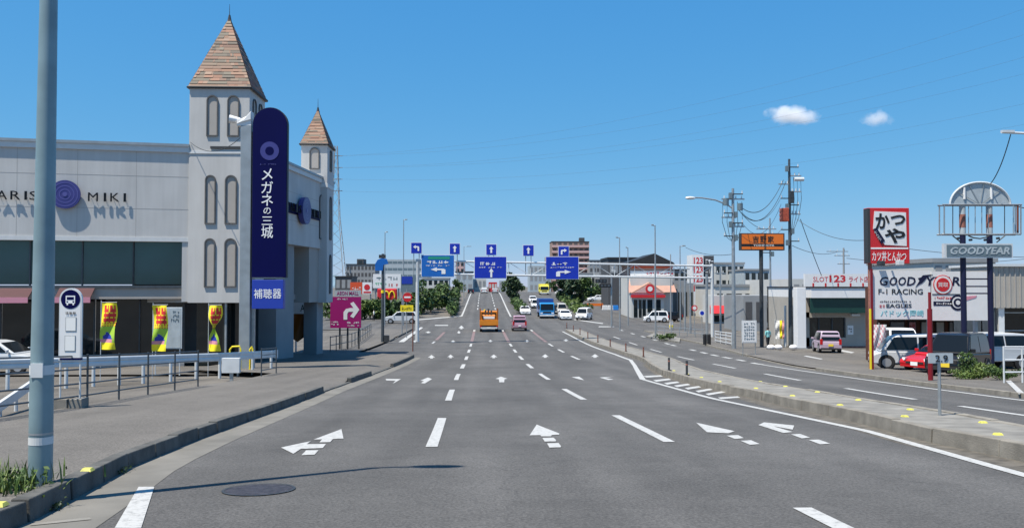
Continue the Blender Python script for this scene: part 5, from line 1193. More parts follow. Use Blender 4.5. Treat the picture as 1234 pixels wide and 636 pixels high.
# tower sign with open frame and half round top
Y = 34.3
s = thing('tower_sign', 'derelict twin post tower sign with half round top and open frame', 'sign', (at(1178, 440, Y).x, Y, prof(Y)))
for x in (1162.8, 1195.3):
    q = at(x, 300, Y); MB().cyl((q.x, Y+.15, prof(Y)-.1), (q.x, Y+.15, at(x, 283, Y).z), .115, n=14).build('post', 'letter_navy', s); MB().cyl((q.x, Y+.15, at(x, 283, Y).z), (q.x, Y+.15, at(x, 246, Y).z), .125, n=14).build('upper_post', 'bleached', s)
    MB().cyl((q.x, Y+.15, at(x, 274, Y).z), (q.x, Y+.15, at(x, 258, Y).z), .128, n=14).build('rust_patch', 'rust', s)
    MB().cyl((q.x, Y-.02, at(x, 240, Y).z), (q.x, Y-.02, at(x, 226, Y).z), .05, n=8).build('lamp_holder', 'white', s)
c0 = at(1181, 247, Y); rx = 38*Y/1000; rz = 28*Y/1000
q = [(c0.x+rx*math.cos(math.pi*k/24), Y, c0.z+rz*math.sin(math.pi*k/24)) for k in range(25)]
MB().prism(q, (0, .06, 0)).build('half_round_panel', 'bleached', s); MB().tube([(x, Y-.02, z) for x, y, z in q], .045, 6).build('rim', 'white_metal', s)
for k in (6, 11, 15, 19): MB().cyl((c0.x, Y-.03, c0.z), (q[k][0], Y-.03, q[k][2]), .012, n=4).build('stay', 'galv', s)
def hbar(x0, x1, y0, y1, r, nm, mk, dy=0): a = at(x0, y0, Y); c = at(x1, y1, Y); MB().cyl((a.x, Y+dy, a.z), (c.x, Y+dy, c.z), r, n=6).build(nm, mk, s)
for dy in (-.12, .25):
    hbar(1134, 1229, 247, 247, .035, 'frame_rail', 'galv', dy); hbar(1133, 1228, 282.5, 282.5, .035, 'frame_rail', 'galv', dy)
    for x in (1136, 1228): hbar(x, x, 247, 282.5, .03, 'frame_upright', 'galv', dy)
for x in (1139, 1149, 1168, 1176, 1184, 1192, 1211.5, 1222): hbar(x, x, 247, 282, .018, 'lamp_tube', 'dark_steel' if x in (1139, 1149, 1211.5) else 'galv', .05)
hbar(1224.5, 1224.5, 248, 281, .045, 'side_strip', 'brown_post', -.1)
hbar(1148, 1158, 284, 292, .025, 'brace', 'dark_steel'); hbar(1211, 1201, 284, 292, .025, 'brace', 'dark_steel')
a = [at(x, y, Y) for x, y in ((1167, 284), (1173, 286.5), (1181, 287.5), (1188, 286), (1192, 284))]; MB().tube(a, .03, 6).build('brace', 'dark_steel', s)
for x, y in ((1155, 287), (1170, 289), (1188, 289), (1203, 287)): q = at(x, y, Y); MB().cyl((q.x, Y-.05, q.z), (q.x, Y+.1, q.z), .05, n=8).build('bolt_head', 'dark_steel', s)
board(s, (1138, 1220.5, 293.5, 310.5), Y-.08, .2, 'white_metal', 'board_frame'); board(s, (1141, 1219, 295, 309), Y-.1, .05, 'sign_grey', 'name_board'); sign_text(s, 'GOODYEAR', (1144, 1217, 297.5, 306.5), Y-.1, 'bleached', bold=.03, shear=.03)
for yy in (336, 345, 353.5): hbar(1162.8, 1195.3, yy, yy, .03, 'rung', 'letter_navy', .15)
# the arm of a pole out of frame with its drop wire
P = Vector((at(1262, 400, 33).x, 33, prof(33))); up = thing('utility_pole', 'utility pole just outside the right edge with a pale arm', 'utility pole', P)
MB().cyl(P, (P.x, 33, at(1262, 150, 33).z), .15, .1, 12).build('shaft', 'galv', up); a = at(1207, 159.5, 33); c = at(1262, 162, 33); MB().cyl((a.x, 33, a.z), (c.x, 33, c.z), .05, n=8).build('arm', 'white_metal', up); MB().box(a.x, a.x+.5, 32.92, 33.08, a.z-.02, a.z+.08).build('arm_tip', 'white_metal', up)
wire('thick drop cable from the pale arm to the half round tower sign', at(1218, 162, 33), at(1194, 221, 34.2), .25, .025); wire('cable from the tower sign frame leaving at the right edge', at(1222, 247, 34.3), at(1275, 250, 34), .15, .02)
# 123 style tower and roof sign
Y = 150.0
s = thing('tower_sign', 'white four sided advertising tower with red digits, far right of gantry', 'sign', (at(848, 390, Y).x, Y, prof(Y)))
X0, X1, Z0, Z1 = px(834.5, 848, 307, 400, Y); X2 = at(861, 340, Y).x
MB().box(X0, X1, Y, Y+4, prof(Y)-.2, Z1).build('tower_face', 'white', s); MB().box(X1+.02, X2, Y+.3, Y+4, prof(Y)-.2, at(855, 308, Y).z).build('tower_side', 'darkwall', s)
for i in range(4):
    y0 = 310+i*11; sign_text(s, '123', (836, 847, y0, y0+8), Y, 'red', bold=.03); bars(s, (850, 860, y0+1, y0+9), Y+.3, 'lettering_white', 1, 3, 40+i)
Y = 92.0
s = thing('roof_sign', 'long white roof sign with red lettering beyond the low shop', 'sign', (at(1010, 340, Y).x, Y, at(1010, 348, Y).z))
board(s, (970, 1062, 330, 350), Y, .4, 'white', 'panel'); sign_text(s, 'SLOT', (980, 998, 333.5, 339.5), Y, 'red'); sign_text(s, '123', (999.5, 1019, 331.5, 340), Y, 'red', bold=.03); sign_text(s, 'ライト店', (1023, 1047, 333, 340), Y, 'red', bold=.01)
for i in range(5): a, c_, d, e = px(979+i*15, 981+i*15, 341, 349, Y); MB().box(a, c_, Y-.02, Y, d, e).build('red_stripe', 'red', s)
for x in (975, 1010, 1045): q = at(x, 345, Y); MB().cyl((q.x, Y+.5, prof(Y)), (q.x, Y+.5, q.z+.3), .12, n=8).build('post', 'galv', s)

# ------------------------------------------------------------------ buildings on the right
def block(name, label, rect, Y, depth, m, cat='building', zbase=None, rows=0, cols=0, wm='dark_glass', roof=None, wfrac=(.62, .55), side_cols=0, group=None, balcony=None):
    X0, X1, Z0, Z1 = px(*rect, Y); zb = prof(Y)-.3 if zbase is None else zbase
    t = thing(name, label, cat, ((X0+X1)/2, Y, zb+.3), group)
    MB().box(X0, X1, Y, Y+depth, zb, Z1).build('wall', m, t)
    if roof: MB().box(X0-.15, X1+.15, Y-.15, Y+depth+.15, Z1, Z1+.35).build('parapet', roof, t)
    if rows:
        me = None; rh = (Z1-Z0)/rows; cw = (X1-X0)/cols
        for r in range(rows):
            if balcony: MB().box(X0+.05, X1-.05, Y-.9, Y-.02, Z0+rh*r+rh*.02, Z0+rh*r+rh*.42).build('balcony', balcony, t)
            for c in range(cols):
                xx = X0+cw*(c+.5); zz = Z0+rh*(r+.55); ww, hh = cw*wfrac[0]/2, rh*wfrac[1]/2
                if me is None:
                    o = MB().box(-ww, ww, -.03, .05, -hh, hh).build('window', wm); o.parent = t; me = o.data
                else:
                    o = bpy.data.objects.new('window', me); COL.objects.link(o); o.parent = t
                o.location = (xx-t.location.x, 0, zz-t.location.z)
    return t
# low shop with white fascia and pillar
Y = 66.0
X0, X1, Z0, Z1 = px(971, 1052, 346, 420, Y); zb = prof(Y)
low = thing('low_shop', 'low single storey shop with white fascia and dark green board', 'shop', ((X0+X1)/2, Y, zb))
gl_ = lambda x: at(x, 380, Y).x
zz = lambda y: at(1010, y, Y).z
MB().box(X0, X1, Y-1.2, Y+9, zz(358.5), zz(347)).build('fascia', 'white', low); MB().box(X0-.05, X1+.05, Y-1.25, Y+9, zz(347), zz(345.2)).build('roof_edge', 'roof_black', low)
MB().box(X0, X1, Y-1.0, Y-.85, zz(376.5), zz(358.5)).build('green_board', 'dark_green', low)
MB().box(gl_(1019), X1, Y+.0, Y+.3, zb-.3, zz(376)).build('wall', 'beige', low); MB().box(X0, gl_(1019), Y, Y+.3, zb-.3, zz(406.5)).build('wall', 'beige', low); MB().box(X0, gl_(1019), Y, Y+.3, zz(382.5), zz(376)).build('wall', 'beige', low)
for a, c_ in ((972, 987), (987, 1003), (1003, 1018)): MB().box(gl_(a)+.06, gl_(c_)-.06, Y+.12, Y+.16, zz(406), zz(383)).build('window_pane', 'dark_glass', low); MB().box(gl_(c_)-.05, gl_(c_)+.05, Y+.05, Y+.2, zz(406.5), zz(382.5)).build('mullion', 'dark_steel', low)
MB().box(X0, X1, Y+8.7, Y+9, zb-.3, zz(347)).build('rear_wall', 'greywall', low); MB().box(X1-.3, X1, Y, Y+9, zb-.3, zz(358.6)).build('side_wall', 'beige', low); MB().box(X0, X0+.3, Y, Y+9, zb-.3, zz(358.6)).build('side_wall', 'beige', low)
MB().box(gl_(1021), gl_(1028), Y-.03, Y-.003, zz(403), zz(392)).build('notice', 'white', low); MB().box(gl_(1024), gl_(1034), Y-.4, Y-.003, zz(380.5), zz(378)).build('lamp', 'white_metal', low)
bars(low, (1022, 1027, 394, 401), Y-.03, 'black', 2, 2, 31)
MB().box(X0, X1, Y-.06, Y-.003, zb-.2, zb+.18).build('plinth', 'rust', low)
a, c_, d, e = px(960.5, 971.5, 346, 419, Y-1.3); pl = thing('pillar', 'broad white square pillar at the left end of the low shop', 'pillar', ((a+c_)/2, Y-1.3, zb)); MB().box(a, c_, Y-1.3, Y-.5, prof(Y)-.1, e).build('shaft', 'white', pl, bevel=.03); MB().box(a-.06, c_+.06, Y-1.36, Y-.44, prof(Y), prof(Y)+.15).build('base', 'greywall', pl)
for i, x in enumerate((946.5, 957)): q = at(x, 400, 68); tag(MB().cyl((q.x, 68, prof(68)), (q.x, 68, at(x, 368, 68).z), .09, n=10).build('post', 'white_metal'), ('slim pale post beside the broad white pillar, left one', 'slim pale post beside the broad white pillar, right one')[i], 'post')
# tyre shop under the billboard
Y = 47.5; zb = prof(Y); X0, X1, Z0, Z1 = px(1052, 1202, 334, 430, Y)
ts = thing('tyre_shop', 'brown fronted shop with poster windows under the white billboard', 'shop', ((X0+X1)/2, Y, zb)); zz = lambda y: at(1120, y, Y).z; gx = lambda x: at(x, 400, Y).x
MB().box(X0+.3, X1, Y, Y+1.6, zb-.3, zz(346)).build('wall', 'wood_brown', ts); MB().box(X0-.2, X1+.1, Y-1.4, Y-.02, zz(384), zz(372)).build('canopy', 'darkwall', ts)
for i, (a, c_, mk) in enumerate(((1072, 1090, 'greywall'), (1094, 1104, 'pinkish'), (1109, 1118, 'whitewall'), (1127, 1138, 'whitewall'), (1143, 1154, 'greywall'), (1158, 1166, 'bleached'))):
    MB().box(gx(a), gx(c_), Y-.04, Y-.003, zz(424), zz(386)).build('window', 'trim_dark', ts); MB().box(gx(a)+.06, gx(c_)-.06, Y-.06, Y-.035, zz(422), zz(388)).build('poster' if mk == 'pinkish' else 'window_pane', mk, ts)
bars(ts, (1095, 1103, 390, 415), Y-.06, 'red', 5, 2, 55)
# pink banners at the corner of the lot
for i, (x, w_, lab) in enumerate(((1056, 8, 'faded pink banner beside the yellow post, left one'), (1064, 9, 'faded pink banner beside the yellow post, right one'))):
    Y = 43.5+i*.5; P = Vector((at(x, 420, Y).x, Y, prof(Y))); s = thing('banner_flag', lab, 'banner', P)
    b = MB(); top = at(x, 391, Y).z; W = w_*Y/1000
    for j in range(13):
        for k in range(6): b.v.append((P.x+(k/5-.5)*W*(1-.2*math.sin(j*.5)), Y+.05*math.sin(k+j*.6), top-j*.14))
    for j in range(12):
        for k in range(5): b.f.append((j*6+k, j*6+k+1, (j+1)*6+k+1, (j+1)*6+k)); b.m.append(1 if (j*7+k*3) % 5 in (0, 1) else 0)
    b.build('cloth', ['white', 'pinkish'], s, smooth=True); MB().cyl(P+Vector((-W/2, 0, 0)), (P.x-W/2, Y, top+.1), .015, n=6).build('pole', 'white_metal', s)
# glazed showroom at the right edge
Y = 39.5; zb = prof(Y); zz = lambda y: at(1215, y, Y).z; gx = lambda x: at(x, 380, Y).x
sh = thing('showroom', 'glazed showroom with pale ribbed fascia at the right edge', 'shop', (gx(1240), Y, zb))
MB().box(gx(1197), gx(1330), Y, Y+3.6, zz(371), zz(321)).build('fascia', 'beige', sh)
for i in range(18): x = gx(1198)+i*.26; MB().box(x, x+.05, Y-.03, Y-.003, zz(370), zz(322)).build('fascia_rib', 'stucco_panel', sh)
MB().box(gx(1195.5), gx(1330), Y-.12, Y+3.7, zz(321), zz(318)).build('roof_edge', 'white_metal', sh)
MB().box(gx(1197), gx(1330), Y+.9, Y+1.0, zb, zz(371)).build('shop_window', 'dark_glass', sh)
MB().box(gx(1205), gx(1212), Y+.1, Y+.4, zb-.1, zz(371)).build('column', 'white_metal', sh)
for y in (378, 400): MB().box(gx(1197), gx(1330), Y+.82, Y+.89, zz(y), zz(y-1.5)).build('transom', 'galv', sh)
MB().box(gx(1197)-.0, gx(1197)+.12, Y+.05, Y+3.5, zb-.1, zz(371)).build('side_wall', 'rail_dark', sh)
MB().box(gx(1197), gx(1330), Y+3.4, Y+3.5, zb-.1, zz(371)).build('back_wall', 'darkwall', sh)
# white pipe fence in front
P = G(1210, 461, .1); t = thing('pipe_fence', 'white three rail pipe fence at the right edge', 'fence', P)
for i in range(5): x = P.x+i*.62; MB().cyl((x, P.y, P.z-.1), (x, P.y, P.z+1.2), .03, n=8).build('post', 'white_metal', t)
for z in (.35, .75, 1.18): MB().cyl((P.x, P.y, P.z+z), (P.x+2.6, P.y, P.z+z), .025, n=8).build('rail', 'white_metal', t)

# gabled restaurant and what stands round it
Y = 133.0; zb = prof(Y); zz = lambda y: at(785, y, Y).z; gx = lambda x: at(x, 350, Y).x
rs = thing('gabled_restaurant', 'restaurant with salmon lower roof, red band and black gable', 'restaurant', (gx(785), Y, zb))
MB().box(gx(762), gx(813), Y+1.5, Y+11, zb-.3, zz(333)).build('wall', 'whitewall', rs)
MB().box(gx(764), gx(815.5), Y+3.0, Y+12, zz(334), zz(318)).build('upper_wall', 'salmon', rs); MB().box(gx(763.5), gx(816), Y+2.9, Y+2.98, zz(322.5), zz(317)).build('red_band', 'red_band', rs); MB().box(gx(763.5), gx(816), Y+2.88, Y+2.98, zz(332), zz(326)).build('name_band', 'white', rs); bars(rs, (778, 812, 326.5, 331), Y+2.88, 'red', 1, 8, 61)
b = MB(); b.prism([(gx(757), Y+2.5, zz(318)), (gx(818), Y+2.5, zz(318)), (gx(816), Y+2.5, zz(315.5)), (gx(793), Y+2.5, zz(304.5)), (gx(772), Y+2.5, zz(312)), (gx(757), Y+2.5, zz(316.5))], (0, 10, 0)); b.build('gable_roof', 'roof_black', rs)
b = MB(); b.prism([(gx(758), Y+.4, zz(352)), (gx(816), Y+.4, zz(352)), (gx(814), Y+3.0, zz(333)), (gx(763), Y+3.0, zz(333))], (0, .25, .2)); b.build('lower_roof', 'salmon', rs)
b = MB(); b.prism([(gx(760), Y-.2, zz(353)), (gx(801), Y-.2, zz(353)), (gx(783), Y-.2, zz(340))], (0, 2.5, 0)); b.build('porch_gable', 'salmon', rs)
b = MB(); b.prism([(gx(764), Y-.25, zz(352.5)), (gx(797), Y-.25, zz(352.5)), (gx(783), Y-.25, zz(342))], (0, .05, 0)); b.build('gable_face', 'pinkwall', rs)
MB().cyl((gx(783), Y-.3, zz(348)), (gx(783), Y-.24, zz(348)), .75, n=20).build('round_sign', 'red', rs); MB().cyl((gx(783), Y-.33, zz(348)), (gx(783), Y-.3, zz(348)), .4, n=16).build('round_sign_face', 'white', rs)
MB().box(gx(761), gx(800), Y-.05, Y+2, zb-.2, zz(353)).build('porch_wall', 'whitewall', rs); MB().box(gx(760), gx(801), Y-.5, Y-.06, zz(358.5), zz(355)).build('porch_canopy', 'red', rs)
for a, c_ in ((763.5, 768), (769.5, 773), (774, 778), (780, 786), (789, 796)): MB().box(gx(a), gx(c_), Y-.09, Y-.053, zb+.1 if c_ < 779 else zz(376), zz(361)).build('door' if c_ < 779 else 'window', 'dark_glass', rs)
Y = 165
t = block('dark_store', 'dark walled store with pale arched sign panels behind the gantry', (733, 783, 312, 368), Y, 10, 'darkwall', roof='roof_black'); 
for i in range(4):
    X0, X1, Z0, Z1 = px(735+i*11.5, 744.5+i*11.5, 317.5, 329, Y); r_ = (X1-X0)/2
    MB().prism([(X0, Y-.05, Z0), (X1, Y-.05, Z0)]+[((X0+X1)/2+r_*math.cos(math.pi*k/8), Y-.05, Z1-r_*.6+r_*.6*math.sin(math.pi*k/8)) for k in range(9)], (0, .05, 0)).build('arched_panel', 'greywall', t); bars(t, (736.5+i*11.5, 743+i*11.5, 321, 328), Y-.06, 'lettering_white', 2, 2, 70+i)
block('grey_store', 'pale grey box shop right of the restaurant behind lamp posts', (816, 836, 342, 398), 140, 10, 'greywall', rows=1, cols=3)
# red awning kiosk
Y = 118; X0, X1, Z0, Z1 = px(858, 884, 362, 398, Y); s = thing('kiosk', 'small shop with bright red awning behind the lamp arm pole', 'shop', ((X0+X1)/2, Y, prof(Y)))
MB().box(X0, X1, Y, Y+5, prof(Y)-.2, at(870, 356, Y).z).build('wall', 'whitewall', s); b = MB(); b.prism([(X0-.3, Y-1.6, at(870, 377, Y).z), (X0-.3, Y, at(870, 368, Y).z), (X0-.3, Y, at(870, 378, Y).z)], (X1-X0+.6, 0, 0)); b.build('awning', 'red', s); MB().box(X0+.3, X1-.3, Y-.03, Y-.003, prof(Y)+.2, at(870, 380, Y).z).build('window', 'dark_glass', s)
block('pale_store', 'pale long shop beyond the red awning kiosk', (862, 930, 345, 395), 128, 12, 'whitewall', rows=1, cols=6, roof='greywall')
block('shed', 'low white shed seen between the orange sign and utility pole', (896, 960, 356, 400), 98, 8, 'greywall', rows=1, cols=5, wm='darkwall')
# yellow and white banners where the pedestrian walks
for i, (x, mk, lab) in enumerate(((935.5, 'white', 'white banner by the walking person'), (938.5, 'flag_yellow', 'mustard yellow banner behind the walking person'), (943.5, 'pinkish', 'pale pink banner right of the mustard one'))):
    Y = 70+i*.4; P = Vector((at(x-1.6, 410, Y).x, Y, prof(Y)+.1)); s = thing('banner_flag', lab, 'banner', P); MB().cyl(P, (P.x, Y, at(x, 384, Y).z), .015, n=6).build('pole', 'white_metal', s)
    b = MB(); n = 10
    for j in range(n+1):
        for k in range(4): b.v.append((P.x+.02+k*.13, Y+.05*math.sin(j*.9+k), at(x, 386+j*2.2, Y).z))
    for j in range(n):
        for k in range(3): b.f.append((j*4+k, j*4+k+1, j*4+k+5, j*4+k+4)); b.m.append(0)
    b.build('cloth', mk, s)
for i, (x, lab) in enumerate(((929, 'white sandbag weight at the foot of the banners, left one'), (938, 'white sandbag weight at the foot of the banners, middle one'), (956, 'white sandbag weight by the broad white pillar'))):
    P = G(x, 421, .1); tag(MB().sphere(P+Vector((0, 0, .17)), .32, 12, 8, sc=(1, .8, .65)).build('sandbag', 'white'), lab, 'sandbag')
# low hoop fence round the traffic island and its planter
P0 = G(792, 402, .1); P1 = G(848, 407, .1)
t = thing('island_fence', 'low grey pipe fence between lamp post and traffic pole', 'fence', P0)
for i in range(7): q = P0.lerp(P1, i/6); MB().cyl((q.x, q.y, prof(q.y)), (q.x, q.y, prof(q.y)+.95), .035, n=6).build('post', 'galv', t)
for h in (.5, .92): MB().tube([(P0.lerp(P1, i/6).x, P0.lerp(P1, i/6).y, prof(P0.lerp(P1, i/6).y)+h) for i in range(7)], .03, 6).build('rail', 'galv', t)
P0 = G(862, 412, .1); P1 = G(882, 416, .1); t = thing('white_fence', 'short white rail fence beside the traffic pole', 'fence', P0)
for i in range(4): q = P0.lerp(P1, i/3); MB().cyl((q.x, q.y, prof(q.y)), (q.x, q.y, prof(q.y)+1.15), .04, n=6).build('post', 'white_metal', t)
for h in (.25, .55, .85, 1.1): MB().tube([(P0.x, P0.y, prof(P0.y)+h), (P1.x, P1.y, prof(P1.y)+h)], .035, 6).build('rail', 'white_metal', t)
P = G(809, 396, .1); s = thing('beacon_post', 'short yellow beacon by the island fence', 'post', P); MB().cyl(P, P+Vector((0, 0, .9)), .25, .2, 10).build('drum', 'white', s); MB().cyl(P+Vector((0, 0, .1)), P+Vector((0, 0, .45)), .26, .25, 10).build('band', 'yellow', s)
# road works barriers on the side road
P = G(717, 371.5); s = thing('road_barrier', 'orange road works barrier on the side road', 'barrier', P); MB().box(P.x-1.6, P.x+1.6, P.y-.1, P.y+.1, P.z+.5, P.z+1.0).build('board', 'orange', s)
for dx in (-1.3, 1.3): MB().box(P.x+dx-.08, P.x+dx+.08, P.y-.3, P.y+.3, P.z, P.z+.9).build('leg', 'brown_post', s)
for i, (x, mk, lab) in enumerate(((729, 'white', 'white water filled barrier beside the orange one, left'), (735.5, 'white', 'white water filled barrier beside the orange one, right'), (742, 'ad_blue', 'blue water filled barrier at the row end'))):
    P = G(x, 373.5); s = thing('water_barrier', lab, 'barrier', P); b = MB(); b.prism([(P.x-.55, P.y-.25, P.z), (P.x+.55, P.y-.25, P.z), (P.x+.45, P.y-.25, P.z+.9), (P.x-.45, P.y-.25, P.z+.9)], (0, .5, 0)); b.build('body', mk, s, bevel=.05); MB().cyl((P.x, P.y, P.z+.88), (P.x, P.y, P.z+.95), .1, n=8).build('cap', 'dark_steel', s)

# ------------------------------------------------------------------ left background: signs, fences
Y = 64.0
s = thing('direction_board', 'magenta mall direction board with bent white arrow by the pavement', 'sign', (at(416, 420, Y).x, Y, prof(Y)))
board(s, (398, 435, 357.5, 395), Y, .15, 'magenta', 'panel'); board(s, (403, 435, 349.5, 357), Y, .15, 'bleached', 'header'); sign_text(s, 'AEON MALL', (406, 432, 351, 355.5), Y, 'magenta', bold=.01)
q = [(414, 385), (414, 376), (417, 372), (422, 371), (426, 371), (422, 365.5), (426, 363.5), (433, 373), (426, 383), (422, 381), (426, 375.5), (420, 375.5), (418.5, 378), (418.5, 385)]
MB().prism([(at(x, y, Y).x, Y-.015, at(x, y, Y).z) for x, y in q], (0, .01, 0)).build('arrow', 'white', s)
bars(s, (418, 433, 386.5, 393.5), Y, 'lettering_white', 2, 6, 80); bars(s, (399, 408, 386, 392), Y, 'lettering_white', 2, 4, 81); bars(s, (406, 419, 358.5, 361.5), Y, 'lettering_white', 1, 8, 82)
for x in (409, 418.5, 432): qq = at(x, 400, Y); MB().box(qq.x-.06, qq.x+.06, Y+.15, Y+.27, prof(Y)-.1, at(x, 360, Y).z).build('post', 'dark_steel', s)
P0 = G(398, 424, .13); P1 = G(424, 418, .13); P2 = G(447, 402, .13)
t = thing('pavement_fence', 'dark pipe fence running along the pavement behind the magenta board', 'fence', P0)
pp = [P0.lerp(P1, i/4) for i in range(4)]+[P1.lerp(P2, i/8) for i in range(9)]
for q in pp: MB().cyl((q.x, q.y, prof(q.y)), (q.x, q.y, prof(q.y)+1.25), .035, n=6).build('post', 'rail_dark', t)
for h in (.6, 1.2): MB().tube([(q.x, q.y, prof(q.y)+h) for q in pp], .03, 6).build('rail', 'rail_dark', t)
# banners and sign under the store's overhang
Y = 61.5
s = thing('shop_board', 'white shop name board behind the store pier', 'sign', (at(365, 380, Y).x, Y, prof(Y))); board(s, (353, 384, 363, 381), Y, .15, 'white', 'panel'); sign_text(s, 'AND', (362, 379, 367, 375), Y, 'dark_green')
for x in (356, 381): q = at(x, 400, Y); MB().cyl((q.x, Y+.2, prof(Y)), (q.x, Y+.2, at(x, 364, Y).z), .06, n=8).build('post', 'white_metal', s)
Y = 57.2; P = at(362, 420, Y); s = thing('banner_flag', 'brown orange banner hanging under the store overhang', 'banner', (P.x, Y, prof(Y))); b = MB()
for j in range(11):
    for k in range(7): b.v.append((at(353+k*2.8, 400, Y).x, Y+.07*math.sin(k*1.1+j*.4), at(360, 378+j*3.4*(1-.06*abs(k-2)), Y).z))
for j in range(10):
    for k in range(6): b.f.append((j*7+k, j*7+k+1, j*7+k+8, j*7+k+7)); b.m.append(0)
b.build('cloth', 'orange_dark', s, smooth=True); q = at(352.6, 400, Y); MB().cyl((q.x, Y, prof(Y)), (q.x, Y, at(352, 376, Y).z), .02, n=6).build('pole', 'white_metal', s)
# fast food and other signs across the side street
Y = 150.0
s = thing('red_sign', 'red roadside sign with yellow double arch letter', 'sign', (at(468, 380, Y).x, Y, prof(Y)))
X0, X1, Z0, Z1 = px(454.5, 478.5, 347.5, 361.5, Y); MB().box(X0, X1, Y, Y+.4, Z0, Z1).build('panel', 'red', s, bevel=.3)
cx, cz = at(469, 358, Y).x, at(469, 358.5, Y).z
for sx in (-1, 1):
    pts = [(cx+sx*.5+.5*math.cos(a)*1.0, Y-.08, cz+1.15*math.sin(a)) for a in [math.pi*k/14 for k in range(15)]]; MB().tube(pts, .11, 6).build('arch', 'yellow', s)
for x in (458, 475): q = at(x, 370, Y); MB().cyl((q.x, Y+.3, prof(Y)), (q.x, Y+.3, at(x, 355, Y).z), .1, n=8).build('post', 'dark_steel', s)
Y = 160.0
s = thing('white_sign', 'large white shop sign above the red double arch sign', 'sign', (at(466, 380, Y).x, Y, prof(Y)))
board(s, (449.5, 483, 330, 347), Y, .4, 'white', 'panel'); bars(s, (453, 480, 332, 338), Y, 'sign_grey', 1, 4, 90); bars(s, (452, 466, 340, 344), Y, 'ad_green', 1, 5, 91); bars(s, (467, 480, 340, 346), Y, 'red', 1, 4, 92)
for x in (452, 480): q = at(x, 370, Y); MB().cyl((q.x, Y+.5, prof(Y)), (q.x, Y+.5, at(x, 332, Y).z), .14, n=8).build('post', 'galv', s)
Y = 155.0
s = thing('red_white_sign', 'red and white paired sign left of the red double arch sign', 'sign', (at(436, 380, Y).x, Y, prof(Y)))
board(s, (422, 436.5, 340, 354), Y, .4, 'red_band', 'red_panel'); board(s, (436.7, 448, 340, 354), Y-.03, .4, 'white', 'white_panel'); bars(s, (424, 435, 344, 350), Y, 'lettering_white', 1, 4, 95)
c = at(442.3, 346, Y); MB().cyl((c.x, Y-.03, c.z), (c.x, Y-.06, c.z), .55, n=18).build('crest', 'red', s); board(s, (438, 447, 351, 353), Y-.05, .02, 'red', 'caption')
for x in (424, 446): q = at(x, 370, Y); MB().cyl((q.x, Y+.5, prof(Y)), (q.x, Y+.5, at(x, 345, Y).z), .12, n=8).build('post', 'galv', s)

# ------------------------------------------------------------------ far buildings
block('apartment_block', 'brown striped apartment block rising behind the right turn sign', (665, 710, 291.5, 345), 430, 14, 'brownwall', rows=8, cols=7, wm='darkwall', roof='roof_black', balcony='pinkwall')
X0, X1, Z0, Z1 = px(699, 705, 287, 291.5, 432); tag(MB().box(X0, X1, 434, 438, at(700, 291, 432).z, Z1+.4).build('stair_tower', 'darkwall'), 'small dark roof hut on the brown apartment block', 'roof hut')
block('apartment_annex', 'lower brown wing on the left of the striped apartment block', (658.5, 668, 309, 345), 432, 12, 'brownwall', rows=4, cols=2, wm='darkwall')
block('office_block', 'grey office block right of the striped apartments', (710.5, 727, 314, 345), 420, 12, 'greywall', rows=4, cols=4, wm='darkwall', roof='darkwall')
block('car_park', 'long pale grey multi storey car park behind the left signs', (461, 515, 312.5, 345), 300, 25, 'bleached', rows=4, cols=9, wm='sign_grey', wfrac=(.9, .35))
block('apartment_block', 'dark grey apartment block behind the magenta board', (417, 452, 319, 352), 330, 14, 'greywall', rows=4, cols=8, wm='darkwall', roof='roof_black')
block('stair_core', 'taller dark core beside the dark grey apartments', (430, 438, 312, 345), 333, 8, 'darkwall', rows=3, cols=1)
block('white_house', 'white house with pale roof left of the bright blue guide sign', (509, 541, 336, 356), 260, 10, 'whitewall', rows=2, cols=5, roof='greywall')
block('grey_house', 'grey shed roofed house between left and middle guide signs', (549, 570, 328, 352), 300, 10, 'bleached', rows=2, cols=3, wm='greywall', roof='roof_black')
block('white_shop', 'small white shop closing the view under the middle guide sign', (566, 586, 336, 350), 310, 10, 'whitewall', rows=1, cols=4, wm='greywall')
block('red_shop', 'small shop with red upper wall beyond the crest', (589, 599, 340, 350), 315, 10, 'red', rows=1, cols=3, wm='whitewall', wfrac=(.7, .5))
block('pale_shop', 'pale shop right of the red one beyond the crest', (602, 616, 338, 350), 318, 10, 'bleached', rows=1, cols=3, wm='greywall')
block('grey_block', 'long grey block under the straight arrow sign right of centre', (638, 664, 320, 352), 380, 16, 'bleached', rows=3, cols=5, wm='greywall')
block('white_shop', 'low white showroom behind the trees right of the yellow lorry', (693, 722, 330, 356), 250, 12, 'whitewall', rows=1, cols=6, roof='greywall')
block('dark_block', 'low dark block left of the dark walled store', (722, 736, 328, 358), 240, 12, 'greywall', rows=2, cols=3, wm='darkwall')
block('pink_house', 'pinkish house between guide signs far down the road', (549, 560, 315, 330), 360, 10, 'pinkwall', rows=2, cols=2)
block('grey_house', 'grey roofed house just left of the red digit tower', (812, 838, 326, 372), 190, 12, 'greywall', rows=3, cols=4, roof='roof_black')
block('white_house', 'white house beyond the lamp arm pole', (862, 897, 318, 368), 170, 12, 'whitewall', rows=3, cols=5, roof='greywall')
block('grey_block', 'grey office beyond the orange sign pole', (897, 927, 326, 372), 160, 12, 'bleached', rows=3, cols=4, roof='greywall')
block('hall', 'wide pale hall behind the low shop roof sign', (955, 1075, 336, 372), 110, 20, 'whitewall', rows=1, cols=12, wm='greywall')
block('white_block', 'white rooftop block seen over the billboard right end', (1125, 1200, 316, 360), 70, 12, 'whitewall', rows=2, cols=6, wm='greywall', roof='greywall')
block('roof_house', 'dark pitched house left beyond the magenta board', (404, 424, 334, 352), 240, 10, 'darkwall', rows=1, cols=3, wm='greywall', roof='roof_black')
